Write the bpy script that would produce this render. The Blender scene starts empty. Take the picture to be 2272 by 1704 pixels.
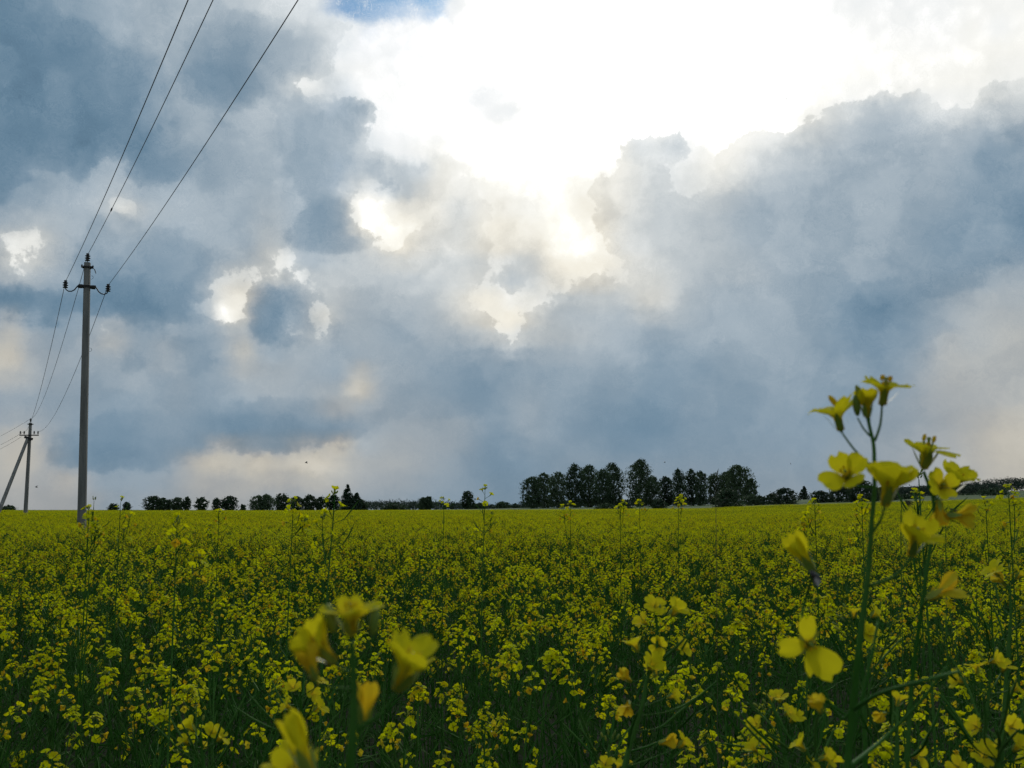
import bpy, bmesh, math, random
import numpy as np
from mathutils import Vector, Matrix, Quaternion

# ------------------------------------------------------------------ camera, sky, sun, exposure
sc = bpy.context.scene
C = sc.collection
PW, PH, FP = 2272.0, 1704.0, 2300.0          # photograph's size and focal length in its pixels
HORIZON = 1130.0
EYE = 1.55
PITCH = math.atan((HORIZON - PH / 2) / FP)
CAM = Vector((0.0, 0.0, EYE))

cam_data = bpy.data.cameras.new('camera')
cam = bpy.data.objects.new('camera', cam_data)
C.objects.link(cam)
sc.camera = cam
cam.location = CAM
cam.rotation_euler = (math.pi / 2 + PITCH, 0, 0)
cam_data.sensor_width = 36.0
cam_data.lens = 36.0 * FP / PW
cam_data.clip_start = 0.02
cam_data.clip_end = 12000
cam_data.dof.use_dof = True
cam_data.dof.focus_distance = 7.0
cam_data.dof.aperture_fstop = 27.0

sc.render.engine = 'CYCLES'
sc.render.resolution_x, sc.render.resolution_y = 1024, 768
sc.view_settings.view_transform = 'Standard'
sc.view_settings.look = 'None'
sc.view_settings.exposure = 0.0
sc.view_settings.gamma = 1.0
sc.view_settings.use_curve_mapping = False
sc.cycles.use_denoising = True
sc.cycles.use_adaptive_sampling = True
sc.cycles.adaptive_threshold = 0.015
sc.cycles.adaptive_min_samples = 12
sc.cycles.max_bounces = 6
sc.cycles.diffuse_bounces = 3
sc.cycles.glossy_bounces = 2
sc.cycles.transmission_bounces = 4
sc.cycles.transparent_max_bounces = 6
sc.cycles.volume_bounces = 0
sc.cycles.sample_clamp_indirect = 4.0
sc.cycles.caustics_reflective = False
sc.cycles.caustics_refractive = False


def pix_dir(x, y):
    """direction in the world of a pixel of the photograph"""
    v = Vector((x - PW / 2, FP, -(y - PH / 2)))
    v.rotate(Matrix.Rotation(PITCH, 3, 'X'))
    return v.normalized()


def at(x, y, dist):
    """point seen at pixel (x, y) at horizontal distance dist from the camera"""
    d = pix_dir(x, y)
    return CAM + d * (dist / math.hypot(d.x, d.y))


# ---- sky: cloud banks described as outlines and brightness read off the sky, sampled on an azimuth / elevation net
L_TXT = """
53 58 58 64 68 67 64 66  76 82 78 84 86 90 98 100  100 100 100 100 100 100 99 97  99 97 95 94 94 94 95 95
51 53 54 57 63 66 61 58  66 68 78 93 98 100 100 100  100 100 100 100 100 100 100 100  100 99 97 96 96 96 96 95
50 52 54 56 56 58 56 56  62 66 84 97 97 98 97 98  99 98 99 100 100 100 100 100  100 99 98 96 95 95 93 82
49 51 53 54 55 60 61 56  70 66 66 63 92 95 97 95  97 99 100 100 100 100 100 100  99 94 78 71 76 82 76 72
49 49 50 51 53 58 60 64  70 65 67 80 96 97 99 100  100 100 99 97 82 80 97 92  77 74 70 66 67 70 62 60
52 60 56 68 56 55 61 66  67 63 68 74 66 84 88 97  98 97 96 86 77 86 86 74  69 67 65 64 65 66 60 61
62 68 70 74 69 67 66 67  66 60 60 95 90 87 82 90  93 96 91 80 78 75 70 66  65 64 64 64 63 61 60 55
64 70 69 66 60 58 60 63  70 59 62 66 90 80 84 90  88 97 96 79 78 76 72 67  64 64 64 64 61 59 57 54
66 64 59 57 56 57 61 74  76 60 76 72 75 76 77 74  70 92 88 84 77 72 70 68  65 64 63 61 59 57 59 62
51 51 52 51 51 53 60 84  55 58 68 66 65 67 80 92  82 70 71 71 74 68 66 64  64 61 55 52 54 59 65 64
63 59 61 63 61 60 59 68  53 60 60 65 62 63 64 66  72 69 67 66 61 63 64 64  62 60 56 56 57 62 68 66
65 61 61 61 57 61 57 66  64 62 61 64 63 60 58 58  60 62 63 62 58 59 60 61  61 60 59 58 61 64 66 66
60 59 59 59 60 60 59 57  60 60 63 66 59 60 56 56  60 60 57 57 56 57 58 58  59 59 58 59 61 62 63 66
60 61 57 55 56 56 54 52  53 53 54 57 61 60 60 57  60 58 55 54 54 56 57 57  58 58 58 59 60 62 64 70
65 59 52 51 52 55 62 66  67 69 67 64 63 61 58 54  56 57 56 57 58 57 57 57  57 58 58 59 60 62 66 69
62 61 60 58 59 60 60 61  60 60 60 59 59 57 56 54  55 56 56 56 57 57 57 57  57 57 58 58 60 60 62 64
"""
# warmth: 0 clear blue, 2 cold cloud, 9 cream
W_TXT = """
1 1 1 1 2 2 2 2  2 2 1 0 0 0 3 5  6 6 6 6 6 6 5 3  4 3 3 3 3 3 4 4
1 1 1 1 2 2 2 2  2 2 2 2 2 4 5 6  6 6 6 6 6 6 6 6  6 5 4 4 4 4 5 5
1 1 1 1 1 2 1 2  2 3 3 4 4 4 4 3  4 5 6 6 6 6 6 6  6 6 5 5 5 5 5 4
1 1 1 1 1 2 2 2  2 1 1 2 2 2 2 2  4 5 6 6 6 6 6 6  6 5 3 2 2 3 3 3
1 1 1 1 1 2 2 2  2 1 1 2 3 4 5 6  6 6 6 6 3 3 6 4  3 3 2 2 2 2 2 2
1 2 1 2 1 1 2 2  2 1 1 2 2 5 5 6  6 6 6 5 3 4 5 3  2 2 2 2 2 2 1 1
2 2 2 3 3 2 2 2  3 1 2 7 6 6 4 6  5 7 7 5 3 3 3 2  2 2 2 2 2 2 1 1
4 4 2 2 2 1 2 2  4 1 2 4 8 5 5 8  7 8 9 4 3 3 3 2  2 2 2 2 2 1 1 1
4 3 2 1 1 1 2 4  5 2 3 3 3 3 3 4  3 8 8 6 4 3 3 3  2 2 2 2 2 2 2 3
1 1 1 1 1 1 2 7  1 2 4 3 3 3 6 9  6 3 3 3 4 3 2 2  2 2 1 1 2 3 4 4
4 3 3 3 3 3 2 4  1 3 3 3 2 3 3 4  4 4 3 2 2 2 2 2  2 2 1 1 2 3 4 5
5 4 3 3 2 3 2 4  4 3 2 3 3 2 2 2  2 2 2 2 1 1 2 2  2 2 2 2 3 5 5 5
3 3 3 2 2 3 2 2  3 3 4 4 3 3 2 2  3 2 2 2 1 2 2 2  2 2 2 3 4 5 5 5
4 4 2 1 2 2 2 1  2 2 2 3 4 4 4 2  3 2 2 1 1 2 2 2  2 2 3 4 4 5 6 7
6 5 2 2 2 3 5 6  6 7 6 5 5 4 3 2  2 3 3 3 3 3 3 3  3 3 4 4 5 5 6 8
6 6 6 4 4 5 6 6  5 5 5 4 4 3 3 3  3 3 3 4 4 4 4 4  4 4 4 5 5 6 6 6
"""
SKYLINE = [(681, -200), (681, 0), (700, 15), (715, 31), (722, 41), (729, 33), (744, 24), (756, 33), (760, 43), (773, 51), (778, 63),
 (772, 82), (760, 94), (753, 113), (743, 137), (736, 158), (728, 185), (712, 190), (680, 178), (652, 180), (650, 205), (690, 208), (734, 221),
 (753, 216), (780, 216), (785, 204), (796, 205), (804, 214), (825, 217),
 (832, 236), (842, 255), (850, 262), (840, 274), (828, 288), (815, 295), (806, 315), (821, 335), (835, 329), (852, 356), (876, 377),
 (897, 394), (910, 370), (931, 360), (946, 370), (940, 397), (910, 404), (886, 418), (866, 426), (842, 411), (825, 404), (804, 409),
 (787, 401), (760, 390), (748, 390), (767, 408), (773, 428), (792, 438), (787, 459), (789, 486), (808, 503), (838, 512), (835, 534),
 (842, 558), (869, 536), (885, 545), (905, 520), (935, 500), (960, 470), (985, 440), (1010, 400), (1030, 375), (1050, 372), (1048, 400), (1060, 425), (1088, 450), (1095, 485),
 (1075, 500), (1090, 540), (1105, 560), (1088, 597), (1075, 630), (1058, 636), (1037, 647), (1030, 660), (1064, 678), (1092, 695), (1095, 719),
 (1082, 729), (1109, 739), (1133, 732), (1143, 773), (1153, 739), (1146, 719), (1157, 688), (1174, 681), (1190, 690), (1218, 671),
 (1232, 643), (1256, 633), (1273, 650), (1287, 630), (1307, 606), (1321, 606), (1335, 588), (1348, 602), (1359, 626), (1382, 630),
 (1386, 602), (1376, 575), (1341, 548), (1331, 524), (1318, 480), (1300, 438), (1311, 411), (1324, 384), (1348, 387), (1362, 384),
 (1372, 363), (1376, 332), (1400, 315), (1427, 305), (1454, 298), (1478, 298), (1499, 291), (1526, 298), (1535, 312), (1533, 332),
 (1526, 363), (1499, 366), (1478, 380), (1482, 411), (1523, 435), (1574, 411), (1581, 360), (1608, 325), (1650, 305), (1670, 285),
 (1704, 288), (1725, 301), (1759, 288), (1790, 264), (1817, 264), (1831, 247), (1855, 229), (1885, 236), (1899, 219), (1937, 205),
 (1971, 205), (2002, 193), (2022, 205), (2036, 192), (2060, 205), (2081, 229), (2115, 247), (2149, 212), (2183, 195), (2218, 185),
 (2242, 161), (2266, 171), (2290, 150), (2600, 100), (2600, 1500), (-400, 1500), (-400, -200)]
FRONT_MORE = [[(1090, 600), (1110, 580), (1130, 575), (1165, 590), (1182, 620), (1165, 645), (1140, 660), (1115, 655), (1095, 630)],
 [(1734, 222), (1744, 217), (1755, 228), (1748, 236)], [(2218, 62), (2228, 60), (2232, 75), (2222, 80)]]
HOLES = [[(12, 515), (34, 514), (58, 508), (74, 504), (88, 515), (86, 540), (95, 556), (70, 570), (50, 600), (45, 622), (36, 615), (38, 590), (25, 560), (20, 535)],
 [(262, 434), (285, 438), (296, 452), (288, 468), (276, 480), (262, 470), (250, 466), (264, 455)],
 [(507, 600), (530, 596), (555, 606), (551, 636), (544, 667), (534, 684), (536, 700), (514, 717), (493, 708), (462, 698), (442, 686), (462, 674), (463, 650), (486, 625)],
 [(590, 600), (610, 585), (632, 562), (645, 560), (640, 585), (630, 606), (612, 621), (595, 619)],
 [(688, 694), (722, 676), (742, 690), (728, 704), (716, 712), (712, 742), (704, 736), (697, 716)],
 [(633, 729), (650, 712), (667, 703), (674, 712), (665, 728), (648, 739)],
 [(670, 606), (690, 620), (705, 645), (718, 655), (700, 656), (684, 640)],
 [(228, 706), (242, 722), (250, 745), (258, 780), (250, 782), (240, 750), (228, 725)],
 [(2078, 755), (2095, 742), (2110, 738), (2124, 745), (2128, 760), (2140, 775), (2138, 800), (2120, 806), (2100, 800), (2085, 790)]]
DARKS = [[(-400, 620), (20, 622), (60, 628), (110, 642), (150, 640), (148, 600), (150, 570), (175, 530), (215, 470), (250, 468), (276, 482), (330, 500), (400, 510),
  (450, 520), (478, 560), (480, 600), (459, 640), (462, 674), (442, 686), (462, 698), (493, 708), (510, 722), (479, 727), (445, 719), (411, 722), (380, 727),
  (342, 727), (291, 722), (240, 712), (212, 698), (185, 698), (120, 720), (68, 715), (0, 705), (-400, 700)],
 [(555, 606), (552, 640), (540, 700), (548, 719), (548, 750), (565, 763), (619, 777), (643, 773), (664, 763), (712, 777), (739, 773), (760, 765), (760, 750),
  (746, 736), (732, 715), (725, 690), (719, 657), (705, 654), (684, 636), (674, 612), (657, 592), (643, 578), (636, 602), (619, 621), (595, 619), (568, 602)],
 [(-400, -300), (370, -300), (380, 60), (340, 110), (375, 170), (385, 230), (370, 255), (392, 270), (400, 300), (470, 320), (438, 370), (404, 400), (342, 421), (301, 414),
  (284, 387), (253, 353), (219, 363), (199, 400), (171, 421), (147, 400), (113, 380), (89, 383), (44, 421), (0, 462), (-400, 480)],
 [(400, 90), (450, 30), (560, 20), (640, 60), (700, 120), (700, 165), (643, 195), (609, 222), (568, 240), (527, 250), (486, 267), (473, 262), (448, 229),
  (425, 226), (404, 236), (397, 215), (385, 160)],
 [(609, 245), (640, 215), (734, 225), (785, 206), (804, 214), (832, 236), (850, 262), (800, 300), (790, 340), (850, 360), (897, 394), (946, 370), (910, 404),
  (866, 426), (787, 401), (748, 390), (773, 428), (789, 486), (838, 512), (835, 540), (790, 575), (739, 570), (654, 555), (630, 534), (633, 510), (670, 459), (674, 428), (640, 400), (602, 308)],
 [(400, 960), (473, 982), (490, 1006), (527, 1010), (568, 1010), (630, 1008), (705, 998), (760, 989), (808, 976), (828, 955), (870, 935), (890, 925),
  (925, 935), (934, 893), (938, 938), (979, 938), (1061, 938), (1082, 924), (1150, 910), (1300, 880), (1350, 800), (1250, 760), (1000, 780), (900, 850), (780, 880), (600, 880), (450, 900)],
 [(106, 985), (130, 960), (250, 910), (400, 880), (473, 982), (460, 1000), (420, 1025), (363, 1041), (288, 1044), (205, 1048), (130, 1041), (96, 1020)],
 [(2190, 290), (2220, 270), (2240, 300), (2272, 260), (2400, 240), (2400, 560), (2272, 600), (2230, 520), (2210, 420), (2170, 385), (2155, 350)],
 [(1850, 690), (1900, 640), (2000, 600), (2110, 590), (2300, 480), (2300, 560), (2150, 640), (2080, 690), (1990, 730), (1900, 740)],
 [(1195, 720), (1215, 650), (1262, 640), (1290, 700), (1330, 610), (1380, 640), (1390, 690), (1470, 650), (1500, 740), (1400, 820), (1250, 800)],
 [(2126, 748), (2134, 748), (2138, 772), (2128, 778)],
 [(380, 780), (400, 740), (450, 745), (480, 790), (460, 830), (420, 830)], [(240, 800), (260, 780), (330, 790), (345, 770), (350, 800), (320, 822), (270, 824)]]
# small spots: centre, radius, brightness, warmth, class (0 back, 1 front, 2 dark)
SPOTS = [(60, 550, 50, 88, 5, 0), (272, 456, 26, 82, 5, 0), (505, 650, 40, 84, 6, 0), (515, 700, 18, 97, 8, 0), (545, 660, 15, 90, 7, 0), (612, 602, 35, 90, 5, 0),
 (714, 706, 28, 80, 6, 0), (655, 720, 24, 71, 5, 0), (692, 636, 26, 86, 6, 0), (243, 745, 34, 74, 7, 0), (2112, 775, 40, 68, 5, 0), (1744, 227, 20, 80, 2, 1),
 (2225, 70, 20, 86, 3, 1), (670, 192, 30, 90, 4, 0), (812, 480, 30, 97, 7, 0), (868, 520, 26, 96, 9, 0), (1136, 700, 30, 92, 9, 0), (1135, 630, 40, 70, 3, 1),
 (1005, 482, 16, 66, 2, 1), (20, 790, 40, 70, 7, 1), (290, 830, 20, 69, 6, 1), (345, 790, 18, 70, 6, 1), (530, 793, 18, 76, 8, 1), (12, 727, 26, 68, 6, 1), (80, 772, 30, 64, 4, 1),
 (803, 850, 28, 72, 7, 1), (745, 895, 34, 66, 5, 1), (690, 1016, 36, 74, 8, 1), (590, 1026, 30, 72, 8, 1), (505, 1010, 34, 71, 8, 1), (430, 1038, 30, 67, 7, 1), (600, 1060, 24, 66, 7, 1),
 (762, 998, 22, 71, 8, 1), (40, 1000, 50, 67, 7, 1), (165, 1075, 24, 64, 7, 1), (2232, 1000, 60, 69, 7, 1), (1440, 655, 40, 78, 5, 1),
 (780, 220, 34, 62, 1, 2), (920, 385, 28, 64, 2, 2), (865, 405, 30, 62, 2, 2), (2195, 350, 40, 58, 1, 2), (945, 14, 36, 86, 0, 0), (870, 40, 56, 84, 0, 0), (780, 20, 50, 84, 0, 0), (915, 50, 30, 86, 0, 0), (800, 58, 40, 86, 0, 0), (840, 86, 26, 88, 0, 0), (985, 4, 22, 88, 0, 0), 
 (790, 75, 24, 86, 1, 0), (762, 70, 26, 78, 2, 1), (735, 50, 22, 84, 2, 1), (690, 60, 34, 77, 2, 1), (650, 120, 60, 67, 2, 1), (930, 75, 40, 92, 1, 0), (820, 90, 34, 91, 1, 0), (925, 222, 18, 94, 1, 0), (975, 224, 18, 93, 1, 0), (1022, 216, 18, 92, 1, 0), (1068, 212, 15, 93, 1, 0), (1108, 226, 14, 94, 1, 0), (1136, 240, 12, 94, 1, 0), (860, 285, 40, 95, 2, 0), (930, 160, 90, 98, 3, 0), (880, 110, 60, 96, 2, 0), (1420, 310, 40, 80, 3, 2),
 (1500, 310, 26, 76, 2, 1), (1085, 40, 0, 98, 5, 0)]


def seg_sdf(poly, X, Y):
    """signed distance to a polygon, positive inside"""
    best = np.full(X.shape, 1e9)
    inside = np.zeros(X.shape, bool)
    n = len(poly)
    for i in range(n):
        x0, y0 = poly[i]
        x1, y1 = poly[(i + 1) % n]
        dx, dy = x1 - x0, y1 - y0
        t = np.clip(((X - x0) * dx + (Y - y0) * dy) / (dx * dx + dy * dy + 1e-9), 0, 1)
        best = np.minimum(best, np.hypot(X - x0 - t * dx, Y - y0 - t * dy))
        cond = ((y0 > Y) != (y1 > Y)) & (X < (x1 - x0) * (Y - y0) / ((y1 - y0) if y1 != y0 else 1e-9) + x0)
        inside ^= cond
    return np.where(inside, best, -best)


def front_sdf(X, Y):
    d = seg_sdf(SKYLINE, X, Y)
    for p in FRONT_MORE:
        d = np.maximum(d, seg_sdf(p, X, Y))
    for p in HOLES:
        d = np.minimum(d, -seg_sdf(p, X, Y))
    return d


def dark_sdf(X, Y):
    d = np.full(X.shape, -1e9)
    for p in DARKS:
        d = np.maximum(d, seg_sdf(p, X, Y))
    return d


def grid_txt(t):
    return np.array([[float(v) for v in r.split()] for r in t.strip().splitlines()])


def inpaint(v, known, n=400):
    out = np.where(known, v, v[known].mean())
    for _ in range(n):
        p = np.pad(out, 1, mode='edge')
        s = (p[:-2, 1:-1] + p[2:, 1:-1] + p[1:-1, :-2] + p[1:-1, 2:]) / 4
        out = np.where(known, v, s)
    return out


def bspline_sample(g, X, Y):
    """smooth lookup of a 71-pixel grid at photograph pixels"""
    gx = np.clip(X / 71.0 - 0.5, -0.49, g.shape[1] - 0.51)
    gy = np.clip(Y / 71.0 - 0.5, -0.49, g.shape[0] - 0.51)
    out = np.zeros(X.shape)
    ix, iy = np.floor(gx).astype(int), np.floor(gy).astype(int)
    fx, fy = gx - ix, gy - iy

    def w(t):          # catmull-rom blended with b-spline
        cr = [-.5 * t + t * t - .5 * t ** 3, 1 - 2.5 * t * t + 1.5 * t ** 3, .5 * t + 2 * t * t - 1.5 * t ** 3, -.5 * t * t + .5 * t ** 3]
        bs = [(1 - t) ** 3 / 6, (3 * t ** 3 - 6 * t * t + 4) / 6, (-3 * t ** 3 + 3 * t * t + 3 * t + 1) / 6, t ** 3 / 6]
        return [0.6 * a + 0.4 * b for a, b in zip(cr, bs)]
    wx, wy = w(fx), w(fy)
    for j in range(4):
        for i in range(4):
            out += wy[j] * wx[i] * g[np.clip(iy + j - 1, 0, g.shape[0] - 1), np.clip(ix + i - 1, 0, g.shape[1] - 1)]
    return out


AZ0, AZ1, EL0, EL1 = math.radians(-32.5), math.radians(32.5), math.radians(-1.5), math.radians(31.5)
NC, NR = 63, 34                              # net: two ramps of 32 stops side by side in each row


def sky_net():
    az = np.linspace(AZ0, AZ1, NC)
    el = np.linspace(EL0, EL1, NR)
    A, E = np.meshgrid(az, el)
    dx, dy, dz = np.sin(A) * np.cos(E), np.cos(A) * np.cos(E), np.sin(E)
    cp, sp = math.cos(PITCH), math.sin(PITCH)
    fwd = dy * cp + dz * sp
    up = -dy * sp + dz * cp
    X = PW / 2 + FP * dx / fwd
    Y = PH / 2 - FP * up / fwd
    L, W = grid_txt(L_TXT), grid_txt(W_TXT)
    gx, gy = np.meshgrid((np.arange(32) + .5) * 71, (np.arange(16) + .5) * 71)
    d1, d2 = front_sdf(gx, gy), dark_sdf(gx, gy)
    L = np.where((L > 95) & (gx < 1750), L + 2, L)
    back, dark = d1 < 6, (d1 > 6) & (d2 > 4)
    light = (d1 > 6) & (d2 < -4)
    cls = []
    for k, m in enumerate((back, light, dark)):
        cls.append(bspline_sample(inpaint(L, m), X, Y))
    Wf = bspline_sample(W, X, Y)
    for (x, y, r, l, w, c) in SPOTS:
        if r <= 0:
            continue
        g = np.exp(-((X - x) ** 2 + (Y - y) ** 2) / (r * r))
        g = np.clip(g * 1.25, 0, 1)
        q = g if c else np.clip(1.6 * np.exp(-((X - x) ** 2 + (Y - y) ** 2) / (1.9 * r * r)), 0, 1)
        cls[c] = cls[c] * (1 - q) + l * q
        if not (c == 0 and y > 420):
            Wf = Wf * (1 - g) + w * g
        else:
            g = g * .6
            Wf = Wf * (1 - g) + w * g
    D1, D2 = front_sdf(X, Y), dark_sdf(X, Y)
    lim = 120.0
    out = [c / 100.0 for c in cls] + [np.clip(D1 / lim, -1, 1) * .5 + .5, np.clip(D2 / lim, -1, 1) * .5 + .5, np.clip(Wf / 9.0, 0, 1)]
    T = np.eye(32) * 4 / 6 + np.eye(32, k=1) / 6 + np.eye(32, k=-1) / 6        # undo the smoothing of the ramps' b-splines
    T[0, 0] = T[-1, -1] = 5 / 6
    Ti = np.linalg.inv(T).T
    return [np.clip(np.hstack((f[:, :32] @ Ti, f[:, 31:] @ Ti)) * .7 + .15, 0, 1) for f in out]     # 64 columns, the middle one twice


def build_world():
    world = bpy.data.worlds.new('World')
    sc.world = world
    world.use_nodes = True
    nt = world.node_tree
    N, K = nt.nodes, nt.links
    N.clear()

    def sock(node, i, v):
        if v is None:
            return
        if isinstance(v, bpy.types.NodeSocket):
            K.new(v, node.inputs[i])
        else:
            node.inputs[i].default_value = v

    def M(op, a, b=None, c=None, clamp=False):
        n = N.new('ShaderNodeMath'); n.operation = op; n.use_clamp = clamp
        sock(n, 0, a); sock(n, 1, b); sock(n, 2, c)
        return n.outputs[0]

    def V(op, a, b=None):
        n = N.new('ShaderNodeVectorMath'); n.operation = op
        sock(n, 0, a)
        if op == 'SCALE':
            sock(n, 3, b)
        else:
            sock(n, 1, b)
        return n.outputs[0]

    def SS(x, a, b, lo=0.0, hi=1.0):
        n = N.new('ShaderNodeMapRange'); n.interpolation_type = 'SMOOTHSTEP'
        for i, v in enumerate((x, a, b, lo, hi)):
            sock(n, i, v)
        return n.outputs[0]

    def comb(x, y, z):
        n = N.new('ShaderNodeCombineXYZ'); sock(n, 0, x); sock(n, 1, y); sock(n, 2, z)
        return n.outputs[0]

    def noise(vec, scale, detail=4, rough=0.55, dist=0.0, col=False):
        n = N.new('ShaderNodeTexNoise'); sock(n, 0, vec)
        n.inputs['Scale'].default_value = scale; n.inputs['Detail'].default_value = detail
        n.inputs['Roughness'].default_value = rough; n.inputs['Distortion'].default_value = dist
        return n.outputs['Color' if col else 'Fac']

    def mixf(f, a, b):
        n = N.new('ShaderNodeMix'); n.data_type = 'FLOAT'
        sock(n, 0, f); sock(n, 2, a); sock(n, 3, b)
        return n.outputs[0]

    def mixc(f, a, b):
        n = N.new('ShaderNodeMix'); n.data_type = 'RGBA'
        sock(n, 0, f); sock(n, 6, a); sock(n, 7, b)
        return n.outputs[2]

    tc = N.new('ShaderNodeTexCoord')
    nrm = V('NORMALIZE', tc.outputs['Generated'])
    sp = N.new('ShaderNodeSeparateXYZ'); K.new(nrm, sp.inputs[0])
    az = M('ARCTAN2', sp.outputs[0], sp.outputs[1])
    el = M('ARCSINE', sp.outputs[2])
    R = FP                                             # about one photograph pixel per unit
    P = comb(M('MULTIPLY', az, R), M('MULTIPLY', el, R), 0.0)

    # gentle domain warp, in pixels
    w1 = V('SUBTRACT', noise(P, 1 / 130.0, 3, .5, col=True), (.5, .5, .5))
    w2 = V('SUBTRACT', noise(P, 1 / 38.0, 4, .6, col=True), (.5, .5, .5))
    w3 = V('SUBTRACT', noise(P, 1 / 11.0, 3, .6, col=True), (.5, .5, .5))
    PA = V('ADD', P, V('ADD', V('SCALE', w1, 95.0), V('ADD', V('SCALE', w2, 40.0), V('SCALE', w3, 6.0))))
    PB = V('ADD', P, V('ADD', V('SCALE', w2, 26.0), V('SCALE', w3, 5.0)))

    def lookup(Pv, fields, prev):
        # each row waits for the one before it, which keeps the shader's working memory small
        s = N.new('ShaderNodeSeparateXYZ'); K.new(Pv, s.inputs[0])
        u = M('DIVIDE', M('SUBTRACT', s.outputs[0], AZ0 * R), (AZ1 - AZ0) * R)          # 0..1
        v = M('MULTIPLY', M('DIVIDE', M('SUBTRACT', s.outputs[1], EL0 * R), (EL1 - EL0) * R), NR - 1)
        v = M('MINIMUM', M('MAXIMUM', v, 0.0), NR - 1.001)
        ul = M('MULTIPLY', u, 2.0, clamp=True)
        ur = M('SUBTRACT', M('MULTIPLY', u, 2.0), 1.0, clamp=True)
        right = M('GREATER_THAN', u, 0.5)
        acc = None
        for r in range(NR):
            gt = bpy.data.node_groups.new('cloud_row', 'ShaderNodeTree')
            gt.interface.new_socket('left', in_out='INPUT', socket_type='NodeSocketFloat')
            gt.interface.new_socket('right', in_out='INPUT', socket_type='NodeSocketFloat')
            gt.interface.new_socket('a', in_out='OUTPUT', socket_type='NodeSocketColor')
            gt.interface.new_socket('b', in_out='OUTPUT', socket_type='NodeSocketColor')
            gi, go = gt.nodes.new('NodeGroupInput'), gt.nodes.new('NodeGroupOutput')
            for half in (0, 1):
                n = gt.nodes.new('ShaderNodeValToRGB')
                cr = n.color_ramp
                cr.interpolation = 'B_SPLINE'
                for i in range(30):
                    cr.elements.new((i + 1) / 31.0)
                for i in range(32):
                    c = half * 32 + i
                    cr.elements[i].color = (fields[0][r, c], fields[1][r, c], fields[2][r, c], 1)
                gt.links.new(gi.outputs[half], n.inputs[0])
                gt.links.new(n.outputs[0], go.inputs[half])
            g = N.new('ShaderNodeGroup')
            g.node_tree = gt
            ul2, ur2 = M('MULTIPLY_ADD', prev, 1e-9, ul), M('MULTIPLY_ADD', prev, 1e-9, ur)
            K.new(ul2, g.inputs[0]); K.new(ur2, g.inputs[1])
            cols = [g.outputs[0], g.outputs[1]]
            row = mixc(right, cols[0], cols[1])
            wgt = SS(M('ABSOLUTE', M('SUBTRACT', M('MULTIPLY_ADD', prev, 1e-9, v), float(r))), 0.0, 1.0, 1.0, 0.0)
            term = V('SCALE', row, wgt)
            acc = term if acc is None else V('ADD', acc, term)
            prev = M('MULTIPLY', acc, 1.0001)
        acc = V('SCALE', V('SUBTRACT', acc, (.15, .15, .15)), 1 / .7)
        o = N.new('ShaderNodeSeparateXYZ'); K.new(acc, o.inputs[0])
        return o.outputs, prev

    Lb, Ll, Ld, D1, D2, Wm = sky_net()
    la, prev = lookup(PA, (Lb, Ll, Ld), el)
    lb, prev = lookup(PB, (D1, D2, Wm), prev)

    # cauliflower edges: rounded puffs pushed out of the outline
    vo = N.new('ShaderNodeTexVoronoi'); vo.feature = 'SMOOTH_F1'
    K.new(PB, vo.inputs['Vector']); vo.inputs['Scale'].default_value = 1 / 34.0
    vo.inputs['Smoothness'].default_value = 0.35
    vo2 = N.new('ShaderNodeTexVoronoi'); vo2.feature = 'SMOOTH_F1'
    K.new(PB, vo2.inputs['Vector']); vo2.inputs['Scale'].default_value = 1 / 13.0
    vo2.inputs['Smoothness'].default_value = 0.3
    puff = M('ADD', M('MULTIPLY', M('SUBTRACT', .45, vo.outputs['Distance']), 15.0), M('MULTIPLY', M('SUBTRACT', .45, vo2.outputs['Distance']), 7.0))
    fine = M('MULTIPLY', M('SUBTRACT', noise(P, 1 / 34.0, 6, .60), .5), 52.0)
    dd1 = M('ADD', M('MULTIPLY', M('SUBTRACT', lb[0], .5), 240.0), M('ADD', puff, fine))
    dd2 = M('ADD', M('MULTIPLY', M('SUBTRACT', lb[1], .5), 240.0), M('ADD', M('MULTIPLY', puff, 1.0), M('MULTIPLY', fine, .7)))
    m1 = M('ADD', M('MULTIPLY', SS(dd1, -3.0, 6.0), .56), M('MULTIPLY', SS(dd1, -10.0, 46.0), .44))
    m2 = M('ADD', M('MULTIPLY', SS(dd2, -8.0, 12.0), .42), M('MULTIPLY', SS(dd2, -26.0, 46.0), .58))

    Lf = mixf(m2, la[1], la[2])
    Lf = M('ADD', M('MULTIPLY', M('SUBTRACT', Lf, .62), 1.12), .628)
    L = mixf(m1, la[0], Lf)
    # cloud relief: broad billows, fine curls, diagonal rain streaks
    rot = N.new('ShaderNodeMapping'); K.new(PA, rot.inputs[0])
    rot.inputs['Rotation'].default_value = (0, 0, math.radians(-28))
    rot.inputs['Scale'].default_value = (1 / 260.0, 1 / 95.0, 1)
    streak = M('SUBTRACT', noise(rot.outputs[0], 1.0, 4, .5), .5)
    bill = M('SUBTRACT', noise(PB, 1 / 75.0, 5, .5, .3), .5)
    curl = M('SUBTRACT', .42, vo.outputs['Distance'])
    rough = M('MULTIPLY', SS(L, .60, .88), SS(L, .93, .99, 1.0, .15))                             # brighter cloud shows more modelling
    spy = N.new('ShaderNodeSeparateXYZ'); K.new(P, spy.inputs[0])
    calm = M('MULTIPLY', SS(L, .86, .97, 1.0, .35), SS(spy.outputs[1], 60.0, 620.0, .45, 1.0))
    L = M('ADD', L, M('MULTIPLY', M('MULTIPLY', streak, .08), calm))
    L = M('ADD', L, M('MULTIPLY', M('MULTIPLY', bill, calm), M('ADD', .065, M('MULTIPLY', rough, .06))))
    lay = M('SUBTRACT', SS(noise(PB, 1 / 170.0, 6, .50, .3), .46, .56), .5)       # thin overlapping veils with a clear upper edge
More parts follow.
